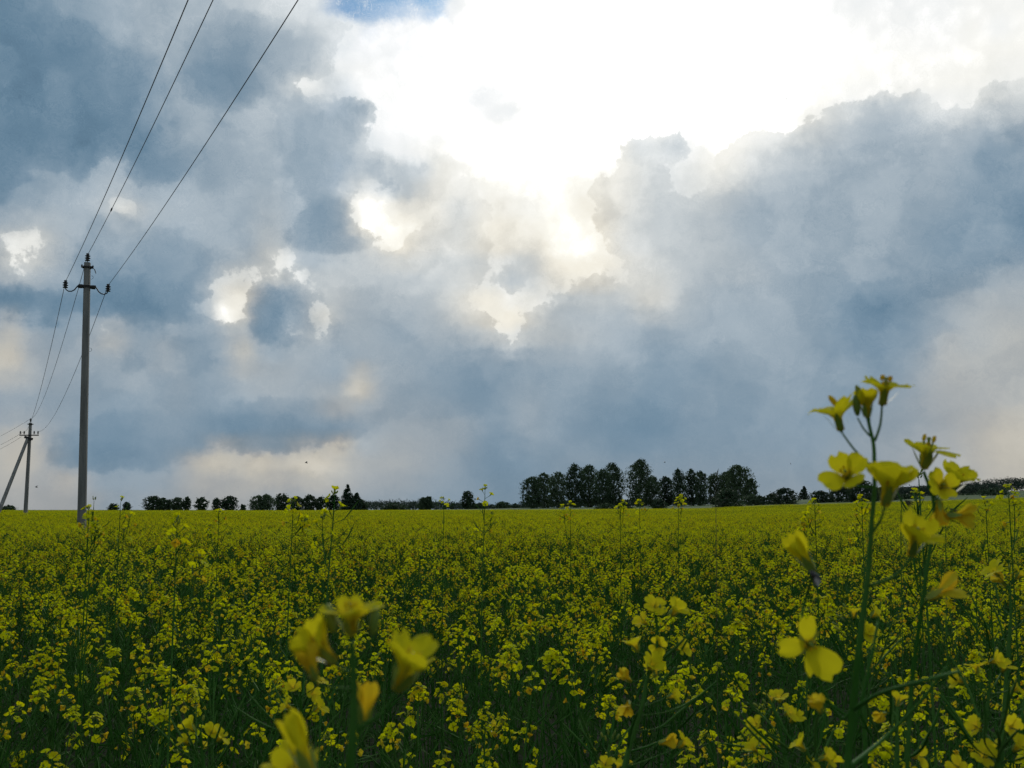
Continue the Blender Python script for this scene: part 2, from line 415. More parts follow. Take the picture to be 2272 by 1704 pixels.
    lay2 = M('SUBTRACT', SS(noise(PA, 1 / 48.0, 6, .6, .5), .46, .60), .5)
    L = M('ADD', L, M('MULTIPLY', calm, M('ADD', M('MULTIPLY', lay, .034), M('MULTIPLY', lay2, .008))))
    L = M('ADD', L, M('MULTIPLY', curl, M('MULTIPLY', rough, .035)))
    L = M('ADD', L, M('MULTIPLY', SS(L, .965, 1.0), .04))

    # beyond the part in view: an even, partly broken cloud cover of the same kind
    Pw = V('SCALE', nrm, 1.0)
    gen = M('ADD', .63, M('MULTIPLY', M('SUBTRACT', noise(Pw, 2.6, 6, .55, .6), .5), .5))
    e1 = SS(M('ABSOLUTE', az), math.radians(29.5), math.radians(40), 1.0, 0.0)
    e2 = SS(el, math.radians(28.5), math.radians(36), 1.0, 0.0)
    inside = M('MULTIPLY', e1, e2)
    L = mixf(inside, gen, L)
    Wv = mixf(inside, .28, lb[2])

    def ramp(x, stops):
        n = N.new('ShaderNodeValToRGB'); K.new(x, n.inputs[0])
        cr = n.color_ramp; cr.interpolation = 'LINEAR'
        while len(cr.elements) < len(stops):
            cr.elements.new(1.0)
        for e, (p, c) in zip(cr.elements, stops):
            e.position = p
            e.color = tuple(((v / 255.0 / 12.92) if v / 255.0 < .04045 else ((v / 255.0 + .055) / 1.055) ** 2.4) for v in c) + (1,)
        return n.outputs[0]
    cold = ramp(L, [(.0, (35, 52, 66)), (.44, (84, 112, 134)), (.50, (101, 130, 152)), (.56, (123, 147, 166)), (.62, (145, 164, 179)), (.70, (172, 186, 197)),
                    (.80, (202, 211, 217)), (.90, (230, 236, 240)), (.97, (252, 253, 254)), (1., (255, 255, 255))])
    warm = ramp(L, [(.0, (60, 55, 50)), (.44, (108, 112, 114)), (.50, (124, 130, 132)), (.56, (145, 147, 147)), (.62, (165, 163, 159)), (.70, (189, 184, 172)),
                    (.80, (216, 211, 198)), (.90, (243, 238, 224)), (.97, (255, 253, 243)), (1., (255, 255, 253))])
    cloud = mixc(SS(Wv, .08, .95), cold, warm)
    # bright cloud in front of the hidden sun is far brighter than white
    sunup = M('ADD', 1.0, M('MULTIPLY', SS(L, .94, 1.04), SUNNY))
    cloud = V('SCALE', cloud, sunup)
    sky = N.new('ShaderNodeTexSky'); sky.sky_type = 'NISHITA'; sky.sun_disc = False
    sky.sun_elevation = SUN_EL; sky.sun_rotation = SUN_AZ
    blue_m = M('MULTIPLY', SS(Wv, .0, .19, 1.0, 0.0), M('MULTIPLY', inside, SS(noise(rot.outputs[0], 2.2, 2, .4), .10, .58)))
    blue_m = M('MULTIPLY', blue_m, M('SUBTRACT', 1.0, m1))
    bg = N.new('ShaderNodeBackground'); bg.inputs[1].default_value = SKY_STRENGTH
    K.new(mixc(M('MULTIPLY', blue_m, .90), V('SCALE', cloud, CLOUD_GAIN / SKY_STRENGTH), V('MULTIPLY', sky.outputs[0], (.115, .255, .44))), bg.inputs[0])
    out = N.new('ShaderNodeOutputWorld'); K.new(bg.outputs[0], out.inputs[0])
    world.cycles.sampling_method = 'MANUAL'
    world.cycles.sample_map_resolution = 512


SUN_DIR = pix_dir(1330, -60)                 # the sun hides behind the bright cloud above the middle
SUN_EL = math.asin(SUN_DIR.z)
SUN_AZ = math.atan2(SUN_DIR.x, SUN_DIR.y)
SKY_STRENGTH = 0.12
CLOUD_GAIN = 1.0
SUNNY = 0.5
build_world()

sun_data = bpy.data.lights.new('sun', 'SUN')
sun_data.energy = 1.3
sun_data.angle = math.radians(14)
sun_data.color = (1.0, 0.95, 0.86)
sun = bpy.data.objects.new('sun', sun_data)
C.objects.link(sun)
sun.rotation_euler = SUN_DIR.to_track_quat('Z', 'Y').to_euler()
sun.location = (0, 0, 30)

# ------------------------------------------------------------------ helpers
rnd = random.Random(7)


def clamp01(t):
    return 0.0 if t < 0 else 1.0 if t > 1 else t


def sstep(a, b, x):
    t = clamp01((x - a) / (b - a))
    return t * t * (3 - 2 * t)


def ortho(d):
    d = d.normalized()
    a = Vector((0, 0, 1)) if abs(d.z) < 0.9 else Vector((1, 0, 0))
    u = d.cross(a).normalized()
    return u, d.cross(u).normalized()


class MB:
    """collects faces and links them as one mesh object"""
    def __init__(self):
        self.v, self.f, self.m = [], [], []

    def face(self, pts, m=0):
        n = len(self.v)
        self.v.extend(tuple(p) for p in pts)
        self.f.append(tuple(range(n, n + len(pts))))
        self.m.append(m)

    def tube(self, pts, rads, sides=6, m=0, cap=True, rot=0.0):
        pts = [Vector(p) for p in pts]
        n0 = len(self.v)
        u = None
        for i, p in enumerate(pts):
            d = pts[min(i + 1, len(pts) - 1)] - pts[max(i - 1, 0)]
            if d.length < 1e-9:
                d = Vector((0, 0, 1))
            d.normalize()
            if u is None:
                u, w = ortho(d)
            else:
                u = (u - d * u.dot(d))
                if u.length < 1e-6:
                    u, w = ortho(d)
                u.normalize()
            w = d.cross(u)
            r = rads[i] if hasattr(rads, '__len__') else rads
            for k in range(sides):
                a = 2 * math.pi * k / sides + rot
                self.v.append(tuple(p + u * (r * math.cos(a)) + w * (r * math.sin(a))))
        for i in range(len(pts) - 1):
            for k in range(sides):
                a, b = n0 + i * sides + k, n0 + i * sides + (k + 1) % sides
                self.f.append((a, b, b + sides, a + sides)); self.m.append(m)
        if cap:
            self.f.append(tuple(n0 + k for k in reversed(range(sides)))); self.m.append(m)
            e = n0 + (len(pts) - 1) * sides
            self.f.append(tuple(e + k for k in range(sides))); self.m.append(m)

    def lathe(self, prof, origin=(0, 0, 0), axis=(0, 0, 1), sides=16, m=0):
        o, ax = Vector(origin), Vector(axis).normalized()
        self.tube([o + ax * z for r, z in prof], [max(r, 1e-5) for r, z in prof], sides, m)

    def box(self, c, s, rot=None, m=0):
        c = Vector(c)
        n = len(self.v)
        for dz in (-1, 1):
            for dx, dy in ((-1, -1), (1, -1), (1, 1), (-1, 1)):
                p = Vector((dx * s[0] / 2, dy * s[1] / 2, dz * s[2] / 2))
                if rot:
                    p = rot @ p
                self.v.append(tuple(c + p))
        for q in ((3, 2, 1, 0), (4, 5, 6, 7), (0, 1, 5, 4), (1, 2, 6, 5), (2, 3, 7, 6), (3, 0, 4, 7)):
            self.f.append(tuple(n + i for i in q)); self.m.append(m)

    def add(self, other, mat):
        n = len(self.v)
        self.v.extend(tuple(mat @ Vector(p)) for p in other.v)
        self.f.extend(tuple(n + i for i in f) for f in other.f)
        self.m.extend(other.m)

    def mesh(self, name, mats, smooth=False):
        me = bpy.data.meshes.new(name)
        me.from_pydata(self.v, [], self.f)
        for mt in mats:
            me.materials.append(mt)
        if len(mats) > 1:
            me.polygons.foreach_set('material_index', self.m)
        if smooth:
            me.polygons.foreach_set('use_smooth', [True] * len(self.f))
        me.update()
        return me

    def build(self, name, mats, parent=None, smooth=False, coll=None):
        if not isinstance(mats, (list, tuple)):
            mats = [mats]
        o = bpy.data.objects.new(name, self.mesh(name, mats, smooth))
        (coll or C).objects.link(o)
        o.parent = parent
        return o


def empty(name, loc=(0, 0, 0)):
    o = bpy.data.objects.new(name, None)
    o.empty_display_size = 0.05
    C.objects.link(o)
    o.location = loc
    return o


def tag(o, label=None, cat=None, group=None, kind=None):
    if label: o['label'] = label
    if cat: o['category'] = cat
    if group: o['group'] = group
    if kind: o['kind'] = kind
    return o


# ------------------------------------------------------------------ materials
def new_mat(name):
    m = bpy.data.materials.new(name)
    m.use_nodes = True
    nt = m.node_tree
    return m, nt, nt.nodes, nt.links, nt.nodes['Principled BSDF'], nt.nodes['Material Output']


def leafy(name, c0, c1, c2, scale, trans, rough=0.6, obj_var=0.25, spec=0.3):
    """thin plant tissue: reflects and lets light through, colour wandering between three tones"""
    m, nt, N, K, P, out = new_mat(name)
    tc = N.new('ShaderNodeTexCoord')
    no = N.new('ShaderNodeTexNoise'); no.inputs['Scale'].default_value = scale; no.inputs['Detail'].default_value = 2
    K.new(tc.outputs['Object'], no.inputs['Vector'])
    oi = N.new('ShaderNodeObjectInfo')
    ad = N.new('ShaderNodeMath'); ad.operation = 'MULTIPLY_ADD'
    K.new(oi.outputs['Random'], ad.inputs[0]); ad.inputs[1].default_value = obj_var; K.new(no.outputs['Fac'], ad.inputs[2])
    cr = N.new('ShaderNodeValToRGB'); K.new(ad.outputs[0], cr.inputs[0])
    e = cr.color_ramp.elements
    e[0].position, e[0].color = 0.36, (*c0, 1)
    e[1].position, e[1].color = 0.78, (*c2, 1)
    k = e.new(0.56); k.color = (*c1, 1)
    K.new(cr.outputs[0], P.inputs['Base Color'])
    P.inputs['Roughness'].default_value = rough
    P.inputs['Specular IOR Level'].default_value = spec
    if trans > 0:
        tr = N.new('ShaderNodeBsdfTranslucent'); K.new(cr.outputs[0], tr.inputs[0])
        mx = N.new('ShaderNodeMixShader'); mx.inputs[0].default_value = trans
        K.new(P.outputs[0], mx.inputs[1]); K.new(tr.outputs[0], mx.inputs[2]); K.new(mx.outputs[0], out.inputs[0])
    return m


M_PETAL = leafy('rape_petal', (.60, .43, .003), (.66, .65, .003), (.68, .71, .006), 55.0, .50, .75, .25, .06)
M_PETAL_OLD = leafy('faded_petal', (.62, .32, .015), (.70, .48, .015), (.72, .60, .03), 60.0, .42, .75, .25, .06)
M_STEM = leafy('rape_stem', (.018, .078, .008), (.028, .105, .011), (.055, .14, .025), 14.0, .0, .7, .3, .08)
M_POD = leafy('rape_pod', (.018, .078, .008), (.030, .110, .012), (.065, .15, .026), 20.0, .15, .7, .3, .08)
M_BUD = leafy('rape_bud', (.10, .17, .03), (.20, .28, .04), (.36, .36, .04), 90.0, .2, .5)
M_LEAF = leafy('rape_leaf', (.014, .050, .007), (.022, .070, .010), (.045, .10, .018), 10.0, .35, .8, .3, .05)
PL = [M_PETAL, M_STEM, M_POD, M_BUD, M_LEAF, M_PETAL_OLD]     # slots of every plant mesh


def petal_hero_mat():
    """petal with fine veins and a deeper yellow throat, in the petal's own coordinates"""
    m, nt, N, K, P, out = new_mat('large_petal')
    tc = N.new('ShaderNodeTexCoord')
    sp = N.new('ShaderNodeSeparateXYZ'); K.new(tc.outputs['Object'], sp.inputs[0])
    ln = N.new('ShaderNodeVectorMath'); ln.operation = 'LENGTH'; K.new(tc.outputs['Object'], ln.inputs[0])
    mr = N.new('ShaderNodeMapRange'); K.new(ln.outputs['Value'], mr.inputs[0]); mr.inputs[1].default_value = .002; mr.inputs[2].default_value = .011
    no = N.new('ShaderNodeTexNoise'); no.inputs['Scale'].default_value = 400; no.inputs['Detail'].default_value = 3
    K.new(tc.outputs['Object'], no.inputs['Vector'])
    ad = N.new('ShaderNodeMath'); ad.operation = 'MULTIPLY_ADD'; K.new(no.outputs['Fac'], ad.inputs[0]); ad.inputs[1].default_value = .35
    K.new(mr.outputs[0], ad.inputs[2])
    cr = N.new('ShaderNodeValToRGB'); K.new(ad.outputs[0], cr.inputs[0])
    e = cr.color_ramp.elements
    e[0].position, e[0].color = .15, (.62, .42, .02, 1)
    e[1].position, e[1].color = 1.0, (.72, .64, .012, 1)
    K.new(cr.outputs[0], P.inputs['Base Color'])
    P.inputs['Roughness'].default_value = .75; P.inputs['Specular IOR Level'].default_value = .06
    tr = N.new('ShaderNodeBsdfTranslucent'); K.new(cr.outputs[0], tr.inputs[0])
    mx = N.new('ShaderNodeMixShader'); mx.inputs[0].default_value = .45
    K.new(P.outputs[0], mx.inputs[1]); K.new(tr.outputs[0], mx.inputs[2]); K.new(mx.outputs[0], out.inputs[0])
    bp = N.new('ShaderNodeBump'); bp.inputs['Strength'].default_value = .3; bp.inputs['Distance'].default_value = .0003
    wv = N.new('ShaderNodeTexWave'); wv.inputs['Scale'].default_value = 260; wv.inputs['Distortion'].default_value = 2.0
    K.new(tc.outputs['Object'], wv.inputs['Vector']); K.new(wv.outputs['Fac'], bp.inputs['Height']); K.new(bp.outputs[0], P.inputs['Normal'])
    return m


M_HPETAL = petal_hero_mat()


def simple(name, col, rough=.7, metallic=0.0, var=0.0, scale=8.0, bump=0.0):
    m, nt, N, K, P, out = new_mat(name)
    P.inputs['Roughness'].default_value = rough
    P.inputs['Metallic'].default_value = metallic
    P.inputs['Base Color'].default_value = (*col, 1)
    if var or bump:
        tc = N.new('ShaderNodeTexCoord')
        no = N.new('ShaderNodeTexNoise'); no.inputs['Scale'].default_value = scale; no.inputs['Detail'].default_value = 6
        K.new(tc.outputs['Object'], no.inputs['Vector'])
        cr = N.new('ShaderNodeValToRGB'); K.new(no.outputs['Fac'], cr.inputs[0])
        cr.color_ramp.elements[0].position = .3; cr.color_ramp.elements[1].position = .7
        cr.color_ramp.elements[0].color = (*[c * (1 - var) for c in col], 1)
        cr.color_ramp.elements[1].color = (*[min(1, c * (1 + var)) for c in col], 1)
        K.new(cr.outputs[0], P.inputs['Base Color'])
        if bump:
            b = N.new('ShaderNodeBump'); b.inputs['Strength'].default_value = bump; b.inputs['Distance'].default_value = .01
            K.new(no.outputs['Fac'], b.inputs['Height']); K.new(b.outputs[0], P.inputs['Normal'])
    return m


def concrete_mat():
    m, nt, N, K, P, out = new_mat('weathered_concrete')
    tc = N.new('ShaderNodeTexCoord')
    mp = N.new('ShaderNodeMapping'); K.new(tc.outputs['Object'], mp.inputs[0]); mp.inputs['Scale'].default_value = (9, 9, .7)
    a = N.new('ShaderNodeTexNoise'); K.new(mp.outputs[0], a.inputs['Vector']); a.inputs['Scale'].default_value = 1; a.inputs['Detail'].default_value = 7
    b = N.new('ShaderNodeTexNoise'); K.new(tc.outputs['Object'], b.inputs['Vector']); b.inputs['Scale'].default_value = 60; b.inputs['Detail'].default_value = 4
    ad = N.new('ShaderNodeMath'); ad.operation = 'MULTIPLY_ADD'; K.new(b.outputs['Fac'], ad.inputs[0]); ad.inputs[1].default_value = .3; K.new(a.outputs['Fac'], ad.inputs[2])
    cr = N.new('ShaderNodeValToRGB'); K.new(ad.outputs[0], cr.inputs[0])
    e = cr.color_ramp.elements
    e[0].position, e[0].color = .42, (.10, .098, .09, 1)
    e[1].position, e[1].color = .85, (.25, .24, .22, 1)
    K.new(cr.outputs[0], P.inputs['Base Color']); P.inputs['Roughness'].default_value = .9
    bp = N.new('ShaderNodeBump'); bp.inputs['Strength'].default_value = .5; bp.inputs['Distance'].default_value = .006
    K.new(ad.outputs[0], bp.inputs['Height']); K.new(bp.outputs[0], P.inputs['Normal'])
    return m


M_CONC = concrete_mat()
M_INS = simple('insulator_glaze', (.018, .016, .015), .25)
M_STEEL = simple('dark_steel', (.035, .033, .032), .6, .6, .3, 30)
M_WIRE = simple('wire_aluminium', (.10, .10, .105), .6, .6)
M_BARK = simple('bark', (.05, .042, .034), .9, 0, .4, 3)
M_BIRCH = simple('birch_bark', (.30, .29, .27), .8, 0, .5, 1.6)
M_INSECT = simple('insect_body', (.02, .015, .012), .4)
M_WING = simple('insect_wing', (.25, .22, .2), .3)
M_GRASSHEAD = leafy('grass_head', (.05, .05, .03), (.07, .075, .035), (.12, .11, .05), 60, .2)
M_BROAD = leafy('broadleaf_foliage', (.020, .040, .020), (.032, .060, .026), (.056, .090, .040), .45, .25, .6, .3)
M_BIRCHLEAF = leafy('birch_foliage', (.022, .044, .021), (.036, .066, .028), (.066, .102, .046), .5, .3, .6, .3)
M_SPRUCE = leafy('conifer_foliage', (.016, .034, .020), (.025, .048, .027), (.040, .070, .037), .7, .15, .7, .3)
M_FARLEAF = leafy('far_wood_foliage', (.014, .026, .018), (.022, .040, .026), (.036, .058, .036), .08, .2, .8, .3)


def ground_mat():
    m, nt, N, K, P, out = new_mat('field_soil_and_meadow')
    ge = N.new('ShaderNodeNewGeometry')
    ln = N.new('ShaderNodeVectorMath'); ln.operation = 'LENGTH'; K.new(ge.outputs['Position'], ln.inputs[0])
    mr = N.new('ShaderNodeMapRange'); K.new(ln.outputs['Value'], mr.inputs[0]); mr.inputs[1].default_value = 176; mr.inputs[2].default_value = 178
    so = N.new('ShaderNodeTexNoise'); K.new(ge.outputs['Position'], so.inputs['Vector']); so.inputs['Scale'].default_value = 9; so.inputs['Detail'].default_value = 8
    c1 = N.new('ShaderNodeValToRGB'); K.new(so.outputs['Fac'], c1.inputs[0])
    c1.color_ramp.elements[0].position = .3; c1.color_ramp.elements[0].color = (.012, .020, .007, 1)
    c1.color_ramp.elements[1].position = .75; c1.color_ramp.elements[1].color = (.032, .040, .016, 1)
    mp = N.new('ShaderNodeMapping'); K.new(ge.outputs['Position'], mp.inputs[0]); mp.inputs['Scale'].default_value = (.010, .035, 1)
    me_ = N.new('ShaderNodeTexNoise'); K.new(mp.outputs[0], me_.inputs['Vector']); me_.inputs['Scale'].default_value = 1; me_.inputs['Detail'].default_value = 6
    c2 = N.new('ShaderNodeValToRGB'); K.new(me_.outputs['Fac'], c2.inputs[0])
    c2.color_ramp.elements[0].position = .35; c2.color_ramp.elements[0].color = (.045, .082, .030, 1)
    c2.color_ramp.elements[1].position = .65; c2.color_ramp.elements[1].color = (.085, .125, .045, 1)
    mx = N.new('ShaderNodeMix'); mx.data_type = 'RGBA'
    K.new(mr.outputs[0], mx.inputs[0]); K.new(c1.outputs[0], mx.inputs[6]); K.new(c2.outputs[0], mx.inputs[7])
    K.new(mx.outputs[2], P.inputs['Base Color']); P.inputs['Roughness'].default_value = .95
    P.inputs['Specular IOR Level'].default_value = .1
    bp = N.new('ShaderNodeBump'); bp.inputs['Strength'].default_value = .6; bp.inputs['Distance'].default_value = .03
    K.new(so.outputs['Fac'], bp.inputs['Height']); K.new(bp.outputs[0], P.inputs['Normal'])
    return m


# ------------------------------------------------------------------ ground
FIELD_END = 176.0
G_PX = [700, 1136, 1560, 1700, 2272, 2700]
G_D = [0, 30, 110, 176, 350, 1000, 4000, 9000]
G_Z = [[0, 0, .22, .12, .5, 0.0, -3, -3], [0, 0, .24, .26, 2.0, 1.6, 1.5, 1.5], [0, 0, .30, .50, 3.0, 5, 8, 8], [0, .03, .45, .98, 4.4, 8, 12, 12],
       [0, .08, 1.1, 2.15, 6.8, 18, 40, 40], [0, .08, 1.1, 2.15, 6.8, 18, 40, 40]]
G_AZ = [math.atan((p - PW / 2) / FP) for p in G_PX]


def ground_z(x, y):
    d = math.hypot(x, y)
    az = math.atan2(x, y)
    if abs(az) > math.pi / 2:
        az = math.copysign(math.pi - abs(az), az)
    cols = [float(np.interp(d, G_D, row)) for row in G_Z]
    z = float(np.interp(az, G_AZ, cols))
    # soften the corners of the table
    z2 = float(np.interp(d * 1.12, G_D, [np.interp(az, G_AZ, [r[i] for r in G_Z]) for i in range(len(G_D))]))
    z3 = float(np.interp(d * .88, G_D, [np.interp(az, G_AZ, [r[i] for r in G_Z]) for i in range(len(G_D))]))
    z = (2 * z + z2 + z3) / 4
    if d > 20:
        z += .035 * math.sin(x * .11 + 1) * math.sin(y * .07) * sstep(20, 60, d)
    return z


def build_ground():
    mb = MB()
    ds = [0.0] + list(np.geomspace(1.5, 9000, 64))
    na = 144
    mb.v.append((0, 0, 0))
    for d in ds[1:]:
        for k in range(na):
            a = 2 * math.pi * k / na
            x, y = d * math.sin(a), d * math.cos(a)
            mb.v.append((x, y, ground_z(x, y)))
    for k in range(na):
        mb.f.append((0, 1 + (k + 1) % na, 1 + k))
    for i in range(len(ds) - 2):
        for k in range(na):
            a, b = 1 + i * na + k, 1 + i * na + (k + 1) % na
            mb.f.append((a, b, b + na, a + na))
    mb.m = [0] * len(mb.f)
    o = mb.build('ground', ground_mat(), smooth=True)
    tag(o, kind='structure')


build_ground()


# ------------------------------------------------------------------ trees
def path_pt(pts, t):
    n = len(pts) - 1
    f = min(max(t, 0), .9999) * n
    i = int(f)
    return pts[i].lerp(pts[i + 1], f - i), (pts[i + 1] - pts[i]).normalized()


from mathutils import noise as mnoise


def jitter_dir(r):
    while True:
        v = Vector((r.uniform(-1, 1), r.uniform(-1, 1), r.uniform(-1, 1)))
        if 0.05 < v.length < 1:
            return v.normalized()


def leaf_quads(mb, r, c, rad, n, size, droop=0.0, m=0):
    """leaf sprays scattered through a lobe, denser near its skin, in small clumps"""
    c, k = Vector(c), 0
    while k < n:
        d = jitter_dir(r)
        t = r.random() ** 0.45
        p = c + Vector((d.x * rad[0], d.y * rad[1], d.z * rad[2])) * t
        for _ in range(r.randint(2, 5)):
            q = p + jitter_dir(r) * size * 1.3
            if droop and r.random() < .6:
                q.z -= r.random() * droop
            a = jitter_dir(r); b, _c = ortho(a)
            s = size * r.uniform(.5, 1.15)
            if droop:
                b = (b + Vector((0, 0, -1.2))).normalized(); s2 = s * .5
                a2 = b.cross(Vector((r.uniform(-1, 1), r.uniform(-1, 1), .1))).normalized()
                mb.face([q - a2 * s2, q + b * s * .9 - a2 * s2 * .4, q + b * s * 1.3, q + a2 * s2], m)
            else:
                e = a.cross(b)
                mb.face([q - b * s, q - e * s * .6, q + b * s, q + e * s * .7], m)
            k += 1


PROF = {
 'round': ([0, .06, .16, .32, .52, .74, .88, .96, 1], [.30, .50, .78, .96, 1.0, .86, .62, .38, .10], 1.0),
 'birch': ([0, .05, .14, .30, .48, .66, .80, .90, .97, 1], [.30, .58, .92, 1.12, 1.2, 1.12, .98, .74, .46, .16], 1.35),
 'spruce': ([0, .05, .18, .40, .60, .78, .92, 1], [.80, 1.0, .98, .74, .52, .32, .15, .03], .9),
 'bush': ([0, .15, .45, .70, .85, .95, 1], [.96, 1.0, .97, .82, .58, .30, .08], 1.0)}


def make_tree(name, px, ytop, wpx, D, kind, label, cat='tree', group=None, seed=0, ybase=None):
    r = random.Random(1000 + seed * 17 + int(px))
    az = math.atan((px - PW / 2) / FP)
    x, y = D * math.sin(az), D * math.cos(az)
    gz = ground_z(x, y)
    H = (at(px, ytop, D).z - gz) * (1.14 if kind == 'bush' else 1.03)
    W = wpx * D / FP * {'birch': 1.0, 'round': 1.06, 'spruce': 1.05, 'bush': 1.05}[kind]
    t = empty(name, (x, y, gz))
    tag(t, label, cat, group)
    crown, trunk = MB(), MB()
    mat = {'round': M_BROAD, 'birch': M_BIRCHLEAF, 'spruce': M_SPRUCE, 'bush': M_BROAD}[kind]
    bark = M_BIRCH if kind == 'birch' else M_BARK
    zs, ws, rug = PROF[kind]
    s = D * 1.35 / FP
    n = int(wpx * (H * FP / D) * (1.25 if kind == 'bush' else 1.35)) + 260
    off = Vector((r.uniform(-50, 50), r.uniform(-50, 50), r.uniform(-50, 50)))
    lean = r.uniform(-.07, .07) * W
    fr = 3.2 / W if kind != 'bush' else 2.4 / H
    depth = .75 if kind == 'bush' else .9
    k = 0
    while k < n:
        zf = r.random()
        a = r.random() * 6.2832
        wr = float(np.interp(zf, zs, ws))
        if r.random() > wr + .12:
            continue
        n1 = mnoise.noise(Vector((math.cos(a) * 1.3, math.sin(a) * 1.3, zf * 4.2)) + off)
        n2 = mnoise.noise(Vector((math.cos(a) * 3.5, math.sin(a) * 3.5, zf * 11)) + off)
        if kind == 'spruce':
            edge = wr * (1 + .20 * math.sin(zf * 46 + 3 * n1) * (1 - zf) + .25 * n2)
        else:
            edge = wr * (1 + rug * (.34 * n1 + .26 * n2))
        fr_ = r.random() ** .45
        rr = edge * fr_ * W * .5
        p = Vector((math.cos(a) * rr + lean * zf, math.sin(a) * rr * depth, zf * H * (1 + .06 * n1)))
        clump = mnoise.noise(p * fr * 1.7 + off)
        if clump < -.16 and r.random() < .9:                 # holes between the clumps
            continue
        if kind == 'birch' and zf < .16 and r.random() < .35 + .8 * clump:
            continue
        for _ in range(r.randint(2, 4)):
            q = p + jitter_dir(r) * s * 1.2
            sz = s * r.uniform(.45, 1.2) * (1.75 if fr_ < .78 else 1.0)
            if kind == 'birch':
                if r.random() < .5:
                    q.z -= r.random() * H * .03
                b = Vector((r.uniform(-.4, .4), r.uniform(-.4, .4), -1)).normalized()
                a2 = b.cross(jitter_dir(r)).normalized() * sz * .62
                mb_pts = [q - a2, q + b * sz * .9 - a2 * .5, q + b * sz * 1.5, q + a2]
            else:
                e = jitter_dir(r); b, f = ortho(e)
                mb_pts = [q - b * sz, q - f * sz * .6, q + b * sz, q + f * sz * .7]
            if q_ok(mb_pts):
                crown.face(mb_pts)
            k += 1
    if kind == 'bush':
        trunk.tube([(0, 0, -.2), (.05 * W, 0, H * .3), (.1 * W, 0, H * .7)], [.09, .06, .02], 5)
    else:
        th = H * {'round': .80, 'birch': .93, 'spruce': .97}[kind]
        w0 = max(.12, H * .018)
        mid_ = Vector((lean * .4, 0, th * .45))
        trunk.tube([(0, 0, -.4), mid_, (lean, 0, th)], [w0, w0 * .7, .03], 7)
        for i in range(8):
            a = r.random() * 6.28
            zf = r.uniform(.22, .78)
            l = W * .42 * float(np.interp(zf, zs, ws))
            p0 = path_pt([Vector((0, 0, -.4)), mid_, Vector((lean, 0, th))], zf)[0]
            up = H * (.10 if kind != 'spruce' else -.01)
            trunk.tube([p0, p0 + Vector((math.cos(a) * l * .55, math.sin(a) * l * .55, up * .7)), p0 + Vector((math.cos(a) * l, math.sin(a) * l, up))], [w0 * .45, w0 * .28, .02], 4)
    crown.build('crown', mat, t)
    o = trunk.build('trunk', bark, t)
    return t


def q_ok(p):
    return p[0].z > -.3


